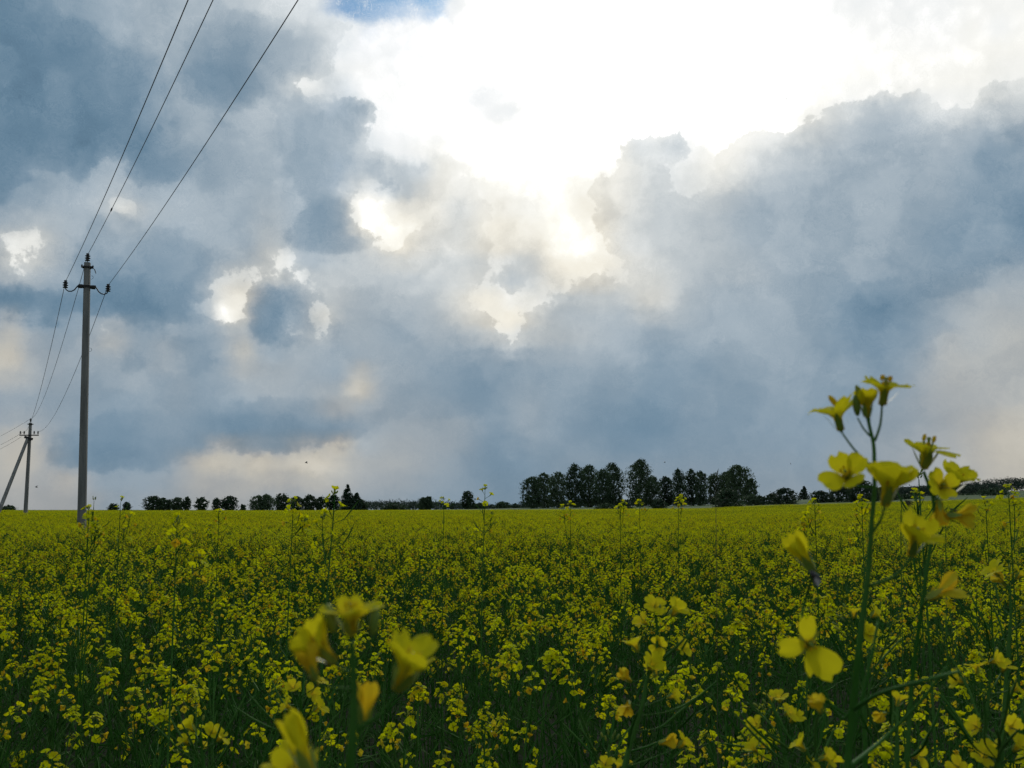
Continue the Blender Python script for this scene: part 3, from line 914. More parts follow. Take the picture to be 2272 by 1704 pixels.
TREES = [
 # left of and behind the pole, far side of the field
 (24, 1123, 34, 620, 'bush', 'low dark rounded bush on the skyline left of the far pole', 'bush'),
 (258, 1118, 22, 600, 'round', 'small dark tree on the skyline, first tree right of the near pole'),
 (287, 1116, 18, 600, 'round', 'small dark tree on the skyline, second right of the near pole'),
 (344, 1102, 44, 560, 'round', 'broad round tree on the skyline, left of a close pair and widest of its clump'),
 (366, 1106, 26, 570, 'round', 'round tree tucked against the right side of the first broad skyline tree'),
 (379, 1108, 13, 565, 'birch', 'thin loose tree at the right end of the first skyline clump'),
 (400, 1104, 30, 560, 'round', 'left half of the second skyline clump, two joined crowns'),
 (419, 1103, 17, 560, 'round', 'narrow crown forming the right half of the second skyline clump'),
 (452, 1104, 29, 560, 'round', 'single compact round tree standing alone between two skyline clumps'),
 (484, 1106, 19, 560, 'round', 'small crown just left of the domed skyline tree'),
 (512, 1102, 40, 560, 'round', 'wide domed tree on the skyline left of the gap with a small shrub'),
 (543, 1120, 13, 560, 'bush', 'tiny shrub on the skyline in the gap left of the feathery trees', 'bush'),
 (577, 1100, 36, 500, 'birch', 'feathery tree at the left end of the long dark tree belt'),
 (594, 1097, 34, 500, 'birch', 'taller feathery tree, second in the long dark tree belt'),
 (628, 1096, 38, 540, 'round', 'greyer round tree between the feathery trees and the low dark trees'),
 (662, 1103, 40, 480, 'round', 'low dark tree behind the blossom heads left of the tall rape plant'),
 (690, 1100, 34, 480, 'round', 'dark tree in the belt just left of the tall yellow flower head'),
 (715, 1103, 34, 480, 'round', 'dark tree in the belt right behind the stem of the tall rape plant'),
 (742, 1100, 34, 480, 'round', 'dark tree in the belt touching the left side of the pointed spruce'),
 (774, 1078, 44, 470, 'spruce', 'tallest pointed spruce of the long tree belt left of centre'),
 (793, 1095, 42, 470, 'spruce', 'lower spruce leaning off the right side of the tallest pointed one'),
 (806, 1109, 26, 470, 'round', 'last low tree at the right end of the long dark belt'),
 (880, 1119, 64, 640, 'bush', 'long low dark bush in front of the distant wooded ridge', 'bush'),
 (940, 1104, 24, 700, 'birch', 'small tree rising above the distant wooded ridge left of centre'),
 (951, 1102, 22, 700, 'birch', 'slightly taller tree beside another on the distant wooded ridge'),
 (1039, 1091, 34, 520, 'round', 'single bushy tree standing out near the middle of the skyline'),
 (1066, 1118, 34, 520, 'bush', 'low bush at the right foot of the lone bushy tree near the middle', 'bush'),
 (1114, 1114, 34, 600, 'round', 'small grey green tree clump just left of the birch grove'),
 (1145, 1119, 24, 600, 'bush', 'small bush between the tree clump and the first birch', 'bush'),
 # the grove
 (1182, 1060, 46, 335, 'birch', 'low leaning birch at the left end of the grove'),
 (1208, 1052, 44, 345, 'birch', 'second birch from the left end of the grove, rounded top'),
 (1236, 1049, 44, 335, 'birch', 'dense birch third from the left in the grove'),
 (1276, 1032, 46, 338, 'birch', 'tall birch with twin drooping tops left in the grove'),
 (1306, 1034, 46, 350, 'birch', 'broad birch right beside the twin topped one'),
 (1337, 1044, 42, 335, 'birch', 'birch with a lower shoulder left of the ragged topped birch'),
 (1361, 1029, 42, 345, 'birch', 'ragged topped tall birch left of the grove gap'),
 (1417, 1022, 54, 335, 'birch', 'tallest birch of the grove, open drooping crown in its middle'),
 (1444, 1058, 40, 340, 'birch', 'lower birch leaning on the right side of the tallest one'),
 (1476, 1060, 44, 350, 'round', 'low round tree in the dip of the grove'),
 (1506, 1042, 28, 335, 'birch', 'slim pointed birch right of the dip in the grove'),
 (1532, 1043, 30, 340, 'birch', 'slim birch in the middle of three narrow ones'),
 (1553, 1047, 27, 335, 'birch', 'slim birch at the right of three narrow ones, skirt hanging low'),
 (1586, 1051, 38, 345, 'birch', 'paler thin birch beside the big round tree at the grove end'),
 (1615, 1046, 44, 342, 'birch', 'left shoulder of the big mass at the right end of the grove'),
 (1637, 1034, 58, 335, 'birch', 'big full birch at the right end of the grove'),
 (1662, 1062, 28, 335, 'birch', 'outermost hanging birch at the right edge of the grove'),
 (1341, 1119, 50, 260, 'bush', 'low dark bush under the left part of the grove', 'bush'),
 (1385, 1117, 34, 260, 'bush', 'small bush below the tallest birch behind the yellow heads', 'bush'),
 (1461, 1111, 36, 255, 'bush', 'round dark bush below the dip of the grove', 'bush'),
 (1612, 1089, 66, 250, 'bush', 'tall dark bush in front of the right end of the grove', 'bush'),
 (1668, 1101, 70, 270, 'bush', 'hedge bush right of the grove, lower than its left neighbour', 'bush'),
 (1712, 1098, 50, 270, 'bush', 'hedge bush midway between the grove and the loose topped bush', 'bush'),
 (1738, 1087, 58, 262, 'bush', 'loose topped bush left of the small pointed tree', 'bush'),
 (1779, 1080, 24, 380, 'spruce', 'small pale pointed tree between two hedge bushes'),
 (1820, 1092, 60, 270, 'bush', 'left slope of the long hedge mound behind the near flower stem', 'bush'),
 (1862, 1078, 60, 268, 'bush', 'rising middle of the long hedge mound behind the near flower stem', 'bush'),
 (1908, 1069, 70, 265, 'bush', 'highest part of the long hedge mound behind the near flowers', 'bush'),
 (1958, 1084, 70, 270, 'bush', 'right slope of the long hedge mound, behind the low yellow blossom', 'bush'),
 (2010, 1098, 60, 280, 'bush', 'last low bush of the hedge before the wooded hill', 'bush'),
 (2199, 1085, 62, 300, 'bush', 'dark round bush on the slope below the wooded hill at the right', 'bush'),
 (2150, 1098, 50, 320, 'bush', 'flat small bush left of the dark round one below the hill', 'bush'),
]
for i, tr in enumerate(TREES):
    px, yt, w, D, kind, lab = tr[:6]
    cat = tr[6] if len(tr) > 6 else 'tree'
    nm = {'birch': 'birch_tree', 'round': 'broadleaf_tree', 'spruce': 'spruce_tree', 'bush': 'bush'}[kind]
    grp = 'birches and trees of the grove' if 1160 < px < 1670 and kind != 'bush' else ('hedge bushes beyond the field' if kind == 'bush' and px > 1300 else 'trees on the skyline')
    make_tree(nm, px, yt, w, D, kind, lab, cat, grp, i)


def far_wood(name, pts, D, depth, label, seed):
    """a distant wood that reads as one mass: many crowns joined"""
    r = random.Random(seed)
    mb = MB()
    x0, x1 = pts[0][0], pts[-1][0]
    px = x0
    while px < x1:
        for row in range(3):
            dd = D + depth * row / 3 + r.uniform(0, depth / 4)
            yt = np.interp(px, [p[0] for p in pts], [p[1] for p in pts]) + r.uniform(-1.2, 1.6) + (2 - row) * 1.5
            p = at(px + r.uniform(-3, 3), yt, dd)
            gz = ground_z(p.x, p.y)
            h = max(3.0, p.z - gz)
            w = h * r.uniform(.3, .5) + 2.0
            leaf_quads(mb, r, (p.x, p.y, gz + h * .62), (w, w, h * .36), 46, D * 1.5 / FP)
            leaf_quads(mb, r, (p.x, p.y, gz + h * .28), (w * 1.1, w, h * .3), 26, D * 1.7 / FP)
        px += r.uniform(3.0, 5.0)
    o = mb.build(name, M_FARLEAF)
    tag(o, label, 'wood', kind='stuff')


far_wood('distant_wood', [(800, 1111), (860, 1107), (930, 1109), (1000, 1111), (1060, 1116), (1100, 1118), (1170, 1120)], 1500, 200,
         'low distant wooded ridge behind the middle of the field', 3)
far_wood('distant_wood', [(1960, 1084), (2012, 1076), (2080, 1073), (2142, 1070), (2200, 1061), (2240, 1056), (2300, 1058), (2420, 1052), (2700, 1056), (2900, 1066)], 900, 200,
         'wooded hill on the horizon at the right edge', 4)
far_wood('distant_hedge', [(1950, 1090), (2040, 1088), (2120, 1086), (2190, 1087), (2222, 1098)], 330, 20,
         'dark hedge along the foot of the wooded hill at the right', 6)
far_wood('distant_undergrowth', [(1160, 1121), (1260, 1119), (1400, 1120), (1560, 1120), (1600, 1118)], 420, 60,
         'dark scrub along the foot of the birch grove', 5)

# ------------------------------------------------------------------ power line
def insulator(parent, base, up=(0, 0, 1), s=1.0, name='insulator'):
    mb = MB()
    prof = [(.030, 0), (.060, .004), (.064, .020), (.036, .030), (.036, .050), (.066, .062), (.070, .072), (.038, .088), (.038, .108),
            (.064, .120), (.066, .130), (.036, .146), (.034, .166), (.040, .172), (.040, .186), (.020, .196)]
    mb.lathe([(r * s, z * s) for r, z in prof], base, up, 14)
    return mb.build(name, M_INS, parent, smooth=False)


def arc_pts(p0, p1, sag, n=24):
    p0, p1 = Vector(p0), Vector(p1)
    out = []
    for i in range(n + 1):
        t = i / n
        p = p0.lerp(p1, t)
        p.z -= 4 * sag * t * (1 - t)
        out.append(p)
    return out


POLE1 = at(186, HORIZON, 27.0); POLE1.z = ground_z(POLE1.x, POLE1.y)
POLE2 = at(57, HORIZON, 78.0); POLE2.z = ground_z(POLE2.x, POLE2.y)
LINE = (Vector((POLE1.x, POLE1.y, 0)) - Vector((POLE2.x, POLE2.y, 0))).normalized()
PERP = Vector((-LINE.y, LINE.x, 0))
if PERP.x < 0:
    PERP = -PERP
Z1 = at(198, 583, 27.0).z - POLE1.z               # top of the concrete, above ground
Z2 = at(66, 938, 78.0).z - POLE2.z


def pole_shaft(parent, H, w0, w1, yaw, tilt=0.0, name='post', d0=None, d1=None):
    mb = MB()
    n = 10
    for i in range(n + 1):
        t = i / n
        w = w0 + (w1 - w0) * t
        d = (d0 + (d1 - d0) * t) if d0 else w
        ch = w * .13
        for (sx, sy, a, b) in ((-1, -1, 0, 1), (-1, -1, 1, 0), (1, -1, -1, 0), (1, -1, 0, 1), (1, 1, 0, -1), (1, 1, -1, 0), (-1, 1, 1, 0), (-1, 1, 0, -1)):
            mb.v.append((sx * w / 2 + a * ch, sy * d / 2 + b * ch, H * t))
    for i in range(n):
        for k in range(8):
            a, b = i * 8 + k, i * 8 + (k + 1) % 8
            mb.f.append((a, b, b + 8, a + 8)); mb.m.append(0)
    mb.f.append(tuple(n * 8 + k for k in range(8))); mb.m.append(0)
    o = mb.build(name, M_CONC, parent)
    o.rotation_euler = (0, tilt, yaw)
    return o


yaw = math.atan2(PERP.y, PERP.x)
p1 = empty('power_pole', POLE1)
tag(p1, 'tall near concrete power pole with two curved hooks standing in the rape', 'power pole', 'concrete poles of the power line')
AXIS = (at(198, 583, 27.0) - at(186, 1135, 27.0)).normalized()      # a touch out of plumb
shaft = pole_shaft(p1, Z1, .196, .134, 0, 0, d0=.17, d1=.134)
shaft.rotation_mode = 'QUATERNION'
shaft.rotation_quaternion = Vector((0, 0, 1)).rotation_difference(AXIS) @ Quaternion((0, 0, 1), yaw * .35)


def p1_axis(z):
    return AXIS * z


ztop = Z1
mb = MB(); mb.tube([p1_axis(ztop - .12) - PERP * .13, p1_axis(ztop - .12) + PERP * .13], .022, 8)
mb.box(p1_axis(ztop - .115), (.20, .20, .035), Matrix.Rotation(yaw, 3, 'Z'))
mb.tube([p1_axis(ztop - .1) - PERP * .125 + Vector((0, 0, -.03)), p1_axis(ztop - .1) - PERP * .125 + Vector((0, 0, .04))], .02, 8)
mb.tube([p1_axis(ztop - .1) + PERP * .125 + Vector((0, 0, -.03)), p1_axis(ztop - .1) + PERP * .125 + Vector((0, 0, .04))], .02, 8)
mb.build('top_clamp', M_STEEL, p1)
mb = MB(); mb.tube([p1_axis(ztop), p1_axis(ztop + .075)], .012, 8); mb.build('pin', M_STEEL, p1)
insulator(p1, p1_axis(ztop + .045), s=.98)
za = ztop - .60
mb = MB()
Rz = Matrix.Rotation(yaw, 3, 'Z')
for s in (-1, 1):
    off = Vector((-PERP.y, PERP.x, 0)) * .098 * s
    mb.box(p1_axis(za) + off, (.40, .012, .05), Rz)
for s in (-1, 1):
    mb.box(p1_axis(za) + PERP * .15 * s, (.09, .20, .062), Rz)
mb.build('crossarm_clamp', M_STEEL, p1)
HOOK_TOP = []
for s in (-1, 1):
    c = p1_axis(za) + PERP * (.19 * s)
    pts = [c + PERP * (s * .00) + Vector((0, 0, .02)), c + PERP * (s * .04) + Vector((0, 0, -.03)), c + PERP * (s * .085) + Vector((0, 0, -.10)),
           c + PERP * (s * .15) + Vector((0, 0, -.145)), c + PERP * (s * .22) + Vector((0, 0, -.15)), c + PERP * (s * .275) + Vector((0, 0, -.115)),
           c + PERP * (s * .295) + Vector((0, 0, -.06)), c + PERP * (s * .295) + Vector((0, 0, -.02))]
    mb = MB(); mb.tube(pts, .014, 8); mb.build('hook', M_STEEL, p1, smooth=True)
    b = c + PERP * (s * .295) + Vector((0, 0, -.075))
    insulator(p1, b, s=.98)
    HOOK_TOP.append(POLE1 + b + Vector((0, 0, .16)))
TOP1 = POLE1 + p1_axis(ztop + .045) + Vector((0, 0, .16))
for zz, s in ((ztop - .36, 1), (ztop - 2.15, 1)):           # small lifting loops
    mb = MB()
    mb.tube([p1_axis(zz) + PERP * (.09 + .05 * math.sin(a) * s) + Vector((0, 0, .045 * math.cos(a))) for a in np.linspace(0, math.pi, 9)], .004, 6)
    mb.build('wire_loop', M_STEEL, p1)
mb = MB(); mb.tube([p1_axis(ztop - .12) + PERP * .13, p1_axis(ztop - .16) + PERP * .17, p1_axis(ztop - .25) + PERP * .20], [.004, .012, .010], 6)
mb.build('loose_strap', M_CONC, p1)

p2 = empty('power_pole', POLE2)
tag(p2, 'far concrete power pole with a level crossarm and a slanted brace leg', 'power pole', 'concrete poles of the power line')
pole_shaft(p2, Z2, .25, .17, 0.2)
foot = at(-22, HORIZON, 74.0); foot.z = ground_z(foot.x, foot.y) - .4
f0, f1 = foot - POLE2, Vector((-.10, -.05, Z2 - 1.05))
mb = MB(); mb.tube([f0, f0.lerp(f1, .5), f1], [.135, .12, .105], 4, 0, True, math.pi / 4)
mb.build('brace_leg', M_CONC, p2)
mb = MB(); mb.box((-.06, -.03, Z2 - 1.05), (.5, .26, .16), Matrix.Rotation(.3, 3, 'Y')); mb.build('brace_clamp', M_STEEL, p2)
mb = MB(); mb.box((0, -.11, Z2 - .86), (1.30, .07, .07)); mb.build('crossarm', M_STEEL, p2)
mb = MB(); mb.box((0, 0, Z2 - .10), (.30, .24, .06)); mb.tube([(0, 0, Z2), (0, 0, Z2 + .12)], .02, 6); mb.build('top_clamp', M_STEEL, p2)
insulator(p2, (0, 0, Z2 + .08), s=1.15)
for xx in (-.60, -.34, .34, .60):
    mb = MB(); mb.tube([(xx, -.11, Z2 - .83), (xx, -.11, Z2 - .74)], .013, 6); mb.build('pin', M_STEEL, p2)
    insulator(p2, (xx, -.11, Z2 - .76), s=.95)
P2L, P2T, P2R = POLE2 + Vector((-.34, -.11, Z2 - .60)), POLE2 + Vector((0, 0, Z2 + .28)), POLE2 + Vector((.60, -.11, Z2 - .60))

SPAN = 52.0
wires = [(P2L, HOOK_TOP[0], -PERP * .49, 'left', 0), (P2T, TOP1, Vector((0, 0, 0)), 'middle', .55), (P2R, HOOK_TOP[1], PERP * .49, 'right', 0)]
ahead = math.atan2(.447, -.894) + math.radians(-.5)
DIR2 = Vector((math.sin(ahead), math.cos(ahead), 0))
PERP2 = Vector((-DIR2.y, DIR2.x, 0))
NEXT = (HOOK_TOP[0] + HOOK_TOP[1]) / 2 + DIR2 * SPAN
NEXT.z = HOOK_TOP[0].z + 1.0
for (a, b, off, nm, dz) in wires:
    mb = MB(); mb.tube(arc_pts(a, b, .95, 40), .0070, 6, cap=False)
    o = mb.build('power_line', M_WIRE, smooth=True)
    tag(o, {'left': 'leftmost thin wire sagging from the far pole to the near pole hook',
            'middle': 'middle wire from the far pole to the top of the near pole',
            'right': 'rightmost wire passing behind the near pole to its right hook'}[nm], 'wire', 'wires between the two poles')
    e = NEXT + PERP2 * {'left': -.49, 'middle': 0, 'right': .49}[nm] + Vector((0, 0, .65 if nm == 'middle' else 0))
    mb = MB(); mb.tube(arc_pts(b, e, .9, 60), .0062, 6, cap=False)
    if nm == 'middle':
        q = arc_pts(b, e, .9, 60)[6]
        mb.tube([q - LINE * .09, q + LINE * .09], .016, 6)
    o = mb.build('power_line', M_WIRE, smooth=True)
    tag(o, {'left': 'leftmost wire rising from the near pole hook out of the top of the view',
            'middle': 'wire from the near pole top up and out of view, with a small splice',
            'right': 'rightmost wire crossing the clouds from the near pole, apart from the pair'}[nm], 'wire', 'wires rising from the near pole')
P3 = at(-170, HORIZON, 128.0); P3.z = POLE2.z + Z2
for (a, dz, lab) in ((P2T, .2, 'uppermost faint wire leaving the far pole towards the left edge'), (P2L, -.6, 'middle faint wire leaving the far pole towards the left edge'),
                     (P2L + Vector((-.26, .2, -.35)), -1.1, 'lowest faint wire leaving the far pole towards the left edge')):
    mb = MB(); mb.tube(arc_pts(a, P3 + Vector((0, 0, dz)), .9, 24), .0085, 5, cap=False)
    o = mb.build('power_line', M_WIRE, smooth=True)
    tag(o, lab, 'wire', 'wires leaving the far pole to the left')

# ------------------------------------------------------------------ rape plants of the field
CAN = 1.20                                     # canopy height


def frame_to(d, spin=0.0):
    """matrix whose z axis is d"""
    return d.normalized().to_track_quat('Z', 'Y').to_matrix().to_4x4() @ Matrix.Rotation(spin, 4, 'Z')


def blossom_mb(r, lod, old=False):
    """four-petalled flower about 17 mm across, stalk end at the origin, opening towards +z"""
    mb = MB()
    mt = 5 if old else 0
    R = r.uniform(.0078, .0106)
    opening = r.choice([r.uniform(.95, 1.35), r.uniform(.95, 1.35), r.uniform(.4, .9), r.uniform(.15, .4)]) if not old else r.uniform(.15, .7)
    for k in range(4):
        a = math.pi / 2 * k + r.uniform(-.25, .25)
        op = opening * r.uniform(.8, 1.2)
        ca, sa = math.cos(a), math.sin(a)
        L = R * r.uniform(.85, 1.1)

        def P(u, v, wob=0.0):
            # u along the petal 0..1, v across -1..1
            wdt = [.10, .16, .62, .55][int(u * 3 + .01)] * L
            th = op * (u ** .7)
            rad, z = math.sin(th) * L * u + .0008, math.cos(th) * L * u * .9 + .004
            lift = .15 * L * abs(v) * u * (1 if k % 2 else -1) * .6
            return Vector((ca * rad - sa * v * wdt, sa * rad + ca * v * wdt, z + lift + wob))
        if lod == 0:
            rows = [[P(u, v, r.uniform(-.0004, .0004) if u > .5 else 0) for v in (-1, 0, 1)] for u in (0, 1 / 3, 2 / 3, 1)]
            for i in range(3):
                for j in range(2):
                    mb.face([rows[i][j], rows[i][j + 1], rows[i + 1][j + 1], rows[i + 1][j]], mt)
        elif lod == 1:
            mb.face([P(0, 0), P(2 / 3, 1), P(1, .5), P(1, -.5), P(2 / 3, -1)], mt)
        else:
            mb.face([P(0, 0), P(1, 1.1), P(1, -1.1)], mt)
    if lod == 0:
        mb.tube([(0, 0, 0), (0, 0, .0055)], [.0010, .0016], 4, 3, False)
        mb.tube([(0, 0, .005), (0, 0, .0095)], [.0012, .0009], 4, 3, True)
    elif lod == 1:
        mb.tube([(0, 0, 0), (0, 0, .008)], [.0012, .0012], 3, 3, False)
    return mb


def bud_mb(L=.006, lod=0):
    mb = MB()
    mb.tube([(0, 0, 0), (0, 0, L * .35), (0, 0, L * .8), (0, 0, L)], [.0006, L * .24, L * .2, .0003], 5 if lod == 0 else 3, 3, False)
    return mb


def raceme(r, base, d, lod, nfl, scale=1.0):
    """flower head: returns (mesh of it all, list of single blossoms as (mesh, matrix))"""
    mb = MB()
    singles = []
    d = d.normalized()
    axis_len = r.uniform(.018, .05) * scale
    tip = base + d * axis_len
    mb.tube([base, tip], [.0012, .0007], 3, 1, False)
    for i in range({0: 8, 1: 5, 2: 2, 3: 0}[lod]):
        dd = (d + jitter_dir(r) * .65).normalized()
        p0 = tip + jitter_dir(r) * .002
        p1 = p0 + dd * r.uniform(.003, .009)
        mb.add(bud_mb(r.uniform(.004, .007), lod), Matrix.Translation(p1) @ frame_to(dd))
    for i in range(nfl):
        t = i / max(1, nfl - 1)
        a = i * 2.4 + r.uniform(-.3, .3)
        u, w = ortho(d)
        out = (u * math.cos(a) + w * math.sin(a))
        p0 = base + d * axis_len * (1 - t * 1.25)
        el = (.9 - .55 * t) * r.uniform(.8, 1.15)
        pd = (out * math.cos(el) + d * math.sin(el)).normalized()
        ln = r.uniform(.010, .019) * (.7 + .6 * t)
        p1 = p0 + pd * ln
        fd = (pd + d * .35 + Vector((0, 0, .15)) + jitter_dir(r) * .45).normalized()
        old = t > .6 and r.random() < .45
        if old and r.random() < .5:
            fd = (fd + Vector((0, 0, -.9))).normalized()
        if lod <= 1:
            mb.tube([p0, p1], [.0006, .0006], 3, 1, False)
        s = r.uniform(.85, 1.15)
        fb = blossom_mb(r, min(lod, 2), old)
        M_ = Matrix.Translation(p1) @ frame_to(fd, r.random() * 6) @ Matrix.Scale(s, 4)
        singles.append((fb, M_))
    return mb, singles


def pod_pts(r, p, out, d, L):
    """slender seed pod rising from its stalk in a slack curve"""
    ped = (out * r.uniform(.7, 1.1) + d * r.uniform(.15, .7)).normalized()
    p1 = p + ped * r.uniform(.014, .024)
    up = (ped * .8 + d * r.uniform(.1, .9) + jitter_dir(r) * .25).normalized()
    bend = (Vector((0, 0, 1)) * r.uniform(-.1, .6) + jitter_dir(r) * .3)
    p2 = p1 + up * L * .5
    p3 = p2 + (up + bend * .5).normalized() * L * .5
    return [p, p1, p2, p3]


def plant_paths(r, H):
    lean = Vector((r.uniform(-1, 1), r.uniform(-1, 1), 0)) * .10
    main = [Vector((0, 0, 0)), Vector((0, 0, H * .35)) + lean * .2, Vector((0, 0, H * .65)) + lean * .6, Vector((0, 0, H * .85)) + lean, Vector((0, 0, H)) + lean * 1.4]
    paths = [(main, .0042, .0014)]
    nb = r.choice([1, 2, 2, 3, 3])
    a0 = r.random() * 6.28
    for i in range(nb):
        t = .50 + .30 * (i / nb) + r.uniform(-.03, .03)
        p, d = path_pt(main, t)
        a = a0 + i * 2.4
        out = Vector((math.cos(a), math.sin(a), 0))
        top = H * r.uniform(.76, 1.01)
        reach = r.uniform(.10, .22)
        q = Vector((p.x, p.y, 0)) + out * reach
        q.z = top
        m1 = p.lerp(q, .4) + out * reach * .18 - Vector((0, 0, .03))
        m2 = p.lerp(q, .75) + out * reach * .12
        paths.append(([p, m1, m2, q], .0024, .0012))
    return paths


def make_plant(seed, lod, H=None):
    """returns stem mesh, pods mesh, leaves mesh, heads [(mesh, singles)]"""
    r = random.Random(seed)
    H = H or r.uniform(1.08, 1.24)
    stem, pods = MB(), MB()
    heads = []
    for pts, r0, r1 in plant_paths(r, H):
        n = len(pts)
        if lod < 3:
            stem.tube(pts, [r0 + (r1 - r0) * i / (n - 1) for i in range(n)], 5 if lod == 0 else 3, 1, False)
        end, d = path_pt(pts, .9999)
        L = sum((pts[i + 1] - pts[i]).length for i in range(n - 1))
        npod = {0: 24, 1: 16, 2: 6, 3: 0}[lod]
        for i in range(npod):
            s = r.uniform(.03, .46)
            t = 1 - s / L
            if t < .15:
                continue
            p, dd = path_pt(pts, t)
            u, w = ortho(dd)
            a = r.random() * 6.28
            Lp = (.020 + .045 * min(1, s / .14)) * r.uniform(.8, 1.15)
            q = pod_pts(r, p, u * math.cos(a) + w * math.sin(a), dd, Lp)
            rp = .0009 + .0009 * min(1, s / .12)
            if lod == 0:
                pods.tube(q[:2], [.0005, .0006], 3, 2, False)
                pods.tube([q[1], q[1].lerp(q[2], .5), q[2], q[3]], [.0008, rp, rp, .0003], 3, 2, False)
            elif lod == 1:
                pods.tube(q, [.0006, .0010, rp * 1.1, .0004], 3, 2, False)
            else:
                e = (q[3] - q[1]).cross(jitter_dir(r)).normalized() * .0018
                pods.face([q[0], q[2] + e, q[3], q[2] - e], 2)
        hm, sg = raceme(r, end, (d + Vector((0, 0, .5))), lod, r.randint(7, 13) if lod < 2 else r.randint(6, 10))
        heads.append((hm, sg))
    if lod < 2:
        for i in range(16):                                   # narrow clasping leaves
            p, dd = path_pt([Vector((0, 0, 0)), Vector((0, 0, H * .92))], r.uniform(.18, .84))
            a = r.random() * 6.28
            out = Vector((math.cos(a), math.sin(a), 0))
            L = r.uniform(.06, .12) + .10 * max(0, .7 - p.z / H)
            w = Vector((-out.y, out.x, 0)) * L * r.uniform(.06, .11)
            q1, q2 = p + out * L * .5 + Vector((0, 0, L * .35)), p + out * L + Vector((0, 0, L * .15))
            pods.face([p, q1 - w, q2, q1 + w], 4)
    return stem, pods, heads


def joined_plant(seed, lod, H=None):
    st, pd, hd = make_plant(seed, lod, H)
    mb = MB()
    I = Matrix.Identity(4)
    mb.add(st, I); mb.add(pd, I)
    for hm, sg in hd:
        mb.add(hm, I)
        for fb, m in sg:
            mb.add(fb, m)
    return mb


# --- single plants nearest to the camera, each a thing with its own stem, pods and flower heads
N_VAR = 9
variants = []
for v in range(N_VAR):
    st, pd, hd = make_plant(500 + v, 0)
    I = Matrix.Identity(4)
    hm_meshes = []
    for hm, sg in hd:
        j = MB(); j.add(hm, I)
        for fb, m in sg:
            j.add(fb, m)
        # the same head again with its blossoms apart
        core = MB(); core.add(hm, I)
        hm_meshes.append((j.mesh('flower_head', PL), core.mesh('flower_head', PL), [(fb.mesh('blossom', PL), m) for fb, m in sg]))
    variants.append((st.mesh('stem', PL), pd.mesh('seed_pods', PL), hm_meshes))


def inst(name, me, parent, mat=None):
    o = bpy.data.objects.new(name, me)
    C.objects.link(o)
    o.parent = parent
    if mat is not None:
        o.matrix_local = mat
    return o


HALF = math.radians(31)
frnd = random.Random(21)
spots = []
row = 0
cell = .225
y = 1.05
cands = []
for iy in range(0, 60):
    for ix in range(-40, 41):
        x = (ix + frnd.uniform(-.48, .48)) * cell
        yy = .95 + (iy + frnd.uniform(-.48, .48)) * cell
        d = math.hypot(x, yy)
        if d < 1.0 or abs(math.atan2(x, yy)) > HALF + .25 / d:
            continue
        cands.append((d, x, yy))
cands.sort()
NEAR_N = 285
near = cands[:NEAR_N]
NEAR_R = near[-1][0]
for i, (d, x, yy) in enumerate(near):
    st, pd, heads = variants[frnd.randrange(N_VAR)]
    t = empty('rape_plant', (x, yy, ground_z(x, yy)))
    s = frnd.uniform(.92, 1.04)
    s *= 1 + .06 * mnoise.noise(Vector((x * 1.1, yy * .8, 3.1)))
    if d < 1.45:
        s *= .93
    t.scale = (s, s, s)
    t.rotation_euler = (frnd.uniform(-.07, .07), frnd.uniform(-.07, .07), frnd.random() * 6.283)
    tag(t, 'yellow flowering rape plant standing in the dense front rows of the field', 'plant', 'rape plants in the front rows of the field')
    inst('stem', st, t)
    o = inst('seed_pods', pd, t); o['kind'] = 'stuff'
    for full, core, sg in heads:
        if i < 55:
            h = inst('flower_head', core, t)
            for fm, m in sg:
                inst('blossom', fm, h, m)
        else:
            inst('flower_head', full, t)

# --- the rest of the crop: one mass
hidden = bpy.data.collections.new('crop_sources')


def source(name, mb):
    me = mb.mesh(name, PL)
    o = bpy.data.objects.new(name, me)
    hidden.objects.link(o)
    return o


mid = [source('crop_a%02d' % i, joined_plant(700 + i, 1)) for i in range(8)]


def patch(seed, size, n, lod, thick=1.0):
    r = random.Random(seed)
    mb = MB()
    for i in range(n):
        p = joined_plant(r.randrange(10 ** 6), lod, r.uniform(1.04, 1.24) + (0.06 if r.random() < .08 else 0))
        x, y = r.uniform(-.5, .5) * size, r.uniform(-.5, .5) * size
        mb.add(p, Matrix.Translation((x, y, 0)) @ Matrix.Rotation(r.random() * 6.28, 4, 'Z') @ Matrix.Diagonal((thick, thick, 1, 1)))
    return mb


patches = [source('crop_b%02d' % i, patch(800 + i, 1.15, 20, 2)) for i in range(5)]


def far_patch(seed):
    """four square metres of crop for the distance: heads as small clusters of petals over a few stalks"""
    r = random.Random(seed)
    mb = MB()
    for i in range(190):
        x, y = r.uniform(-1.15, 1.15), r.uniform(-1.15, 1.15)
        h = r.uniform(.98, 1.22) + (.07 if r.random() < .05 else 0)
        w = r.uniform(.002, .004)
        a = r.random() * 3.14
        c, s = math.cos(a) * w, math.sin(a) * w
        mb.face([(x - c, y - s, h - .38), (x + c, y + s, h - .38), (x + c * .6, y + s * .6, h), (x - c * .6, y - s * .6, h)], 1)
        for k in range(3):
            e = jitter_dir(r) * .05; q = Vector((x, y, h - .12 - .09 * k)); f = jitter_dir(r) * .004
            mb.face([q, q + e + f, q + e * 1.3, q + e - f], 2)
        for k in range(6):
            q = Vector((x, y, h)) + jitter_dir(r) * r.uniform(.008, .034)
            a1 = jitter_dir(r) * .0105
            b1, _ = ortho(a1)
            b1 = b1 * .008
            mb.face([q - a1, q - b1, q + a1, q + b1], 0)
    return mb


fars = [source('crop_c%02d' % i, far_patch(900 + i)) for i in range(4)]
all_src = mid + patches + fars                               # sorted by name, as the instancer picks them

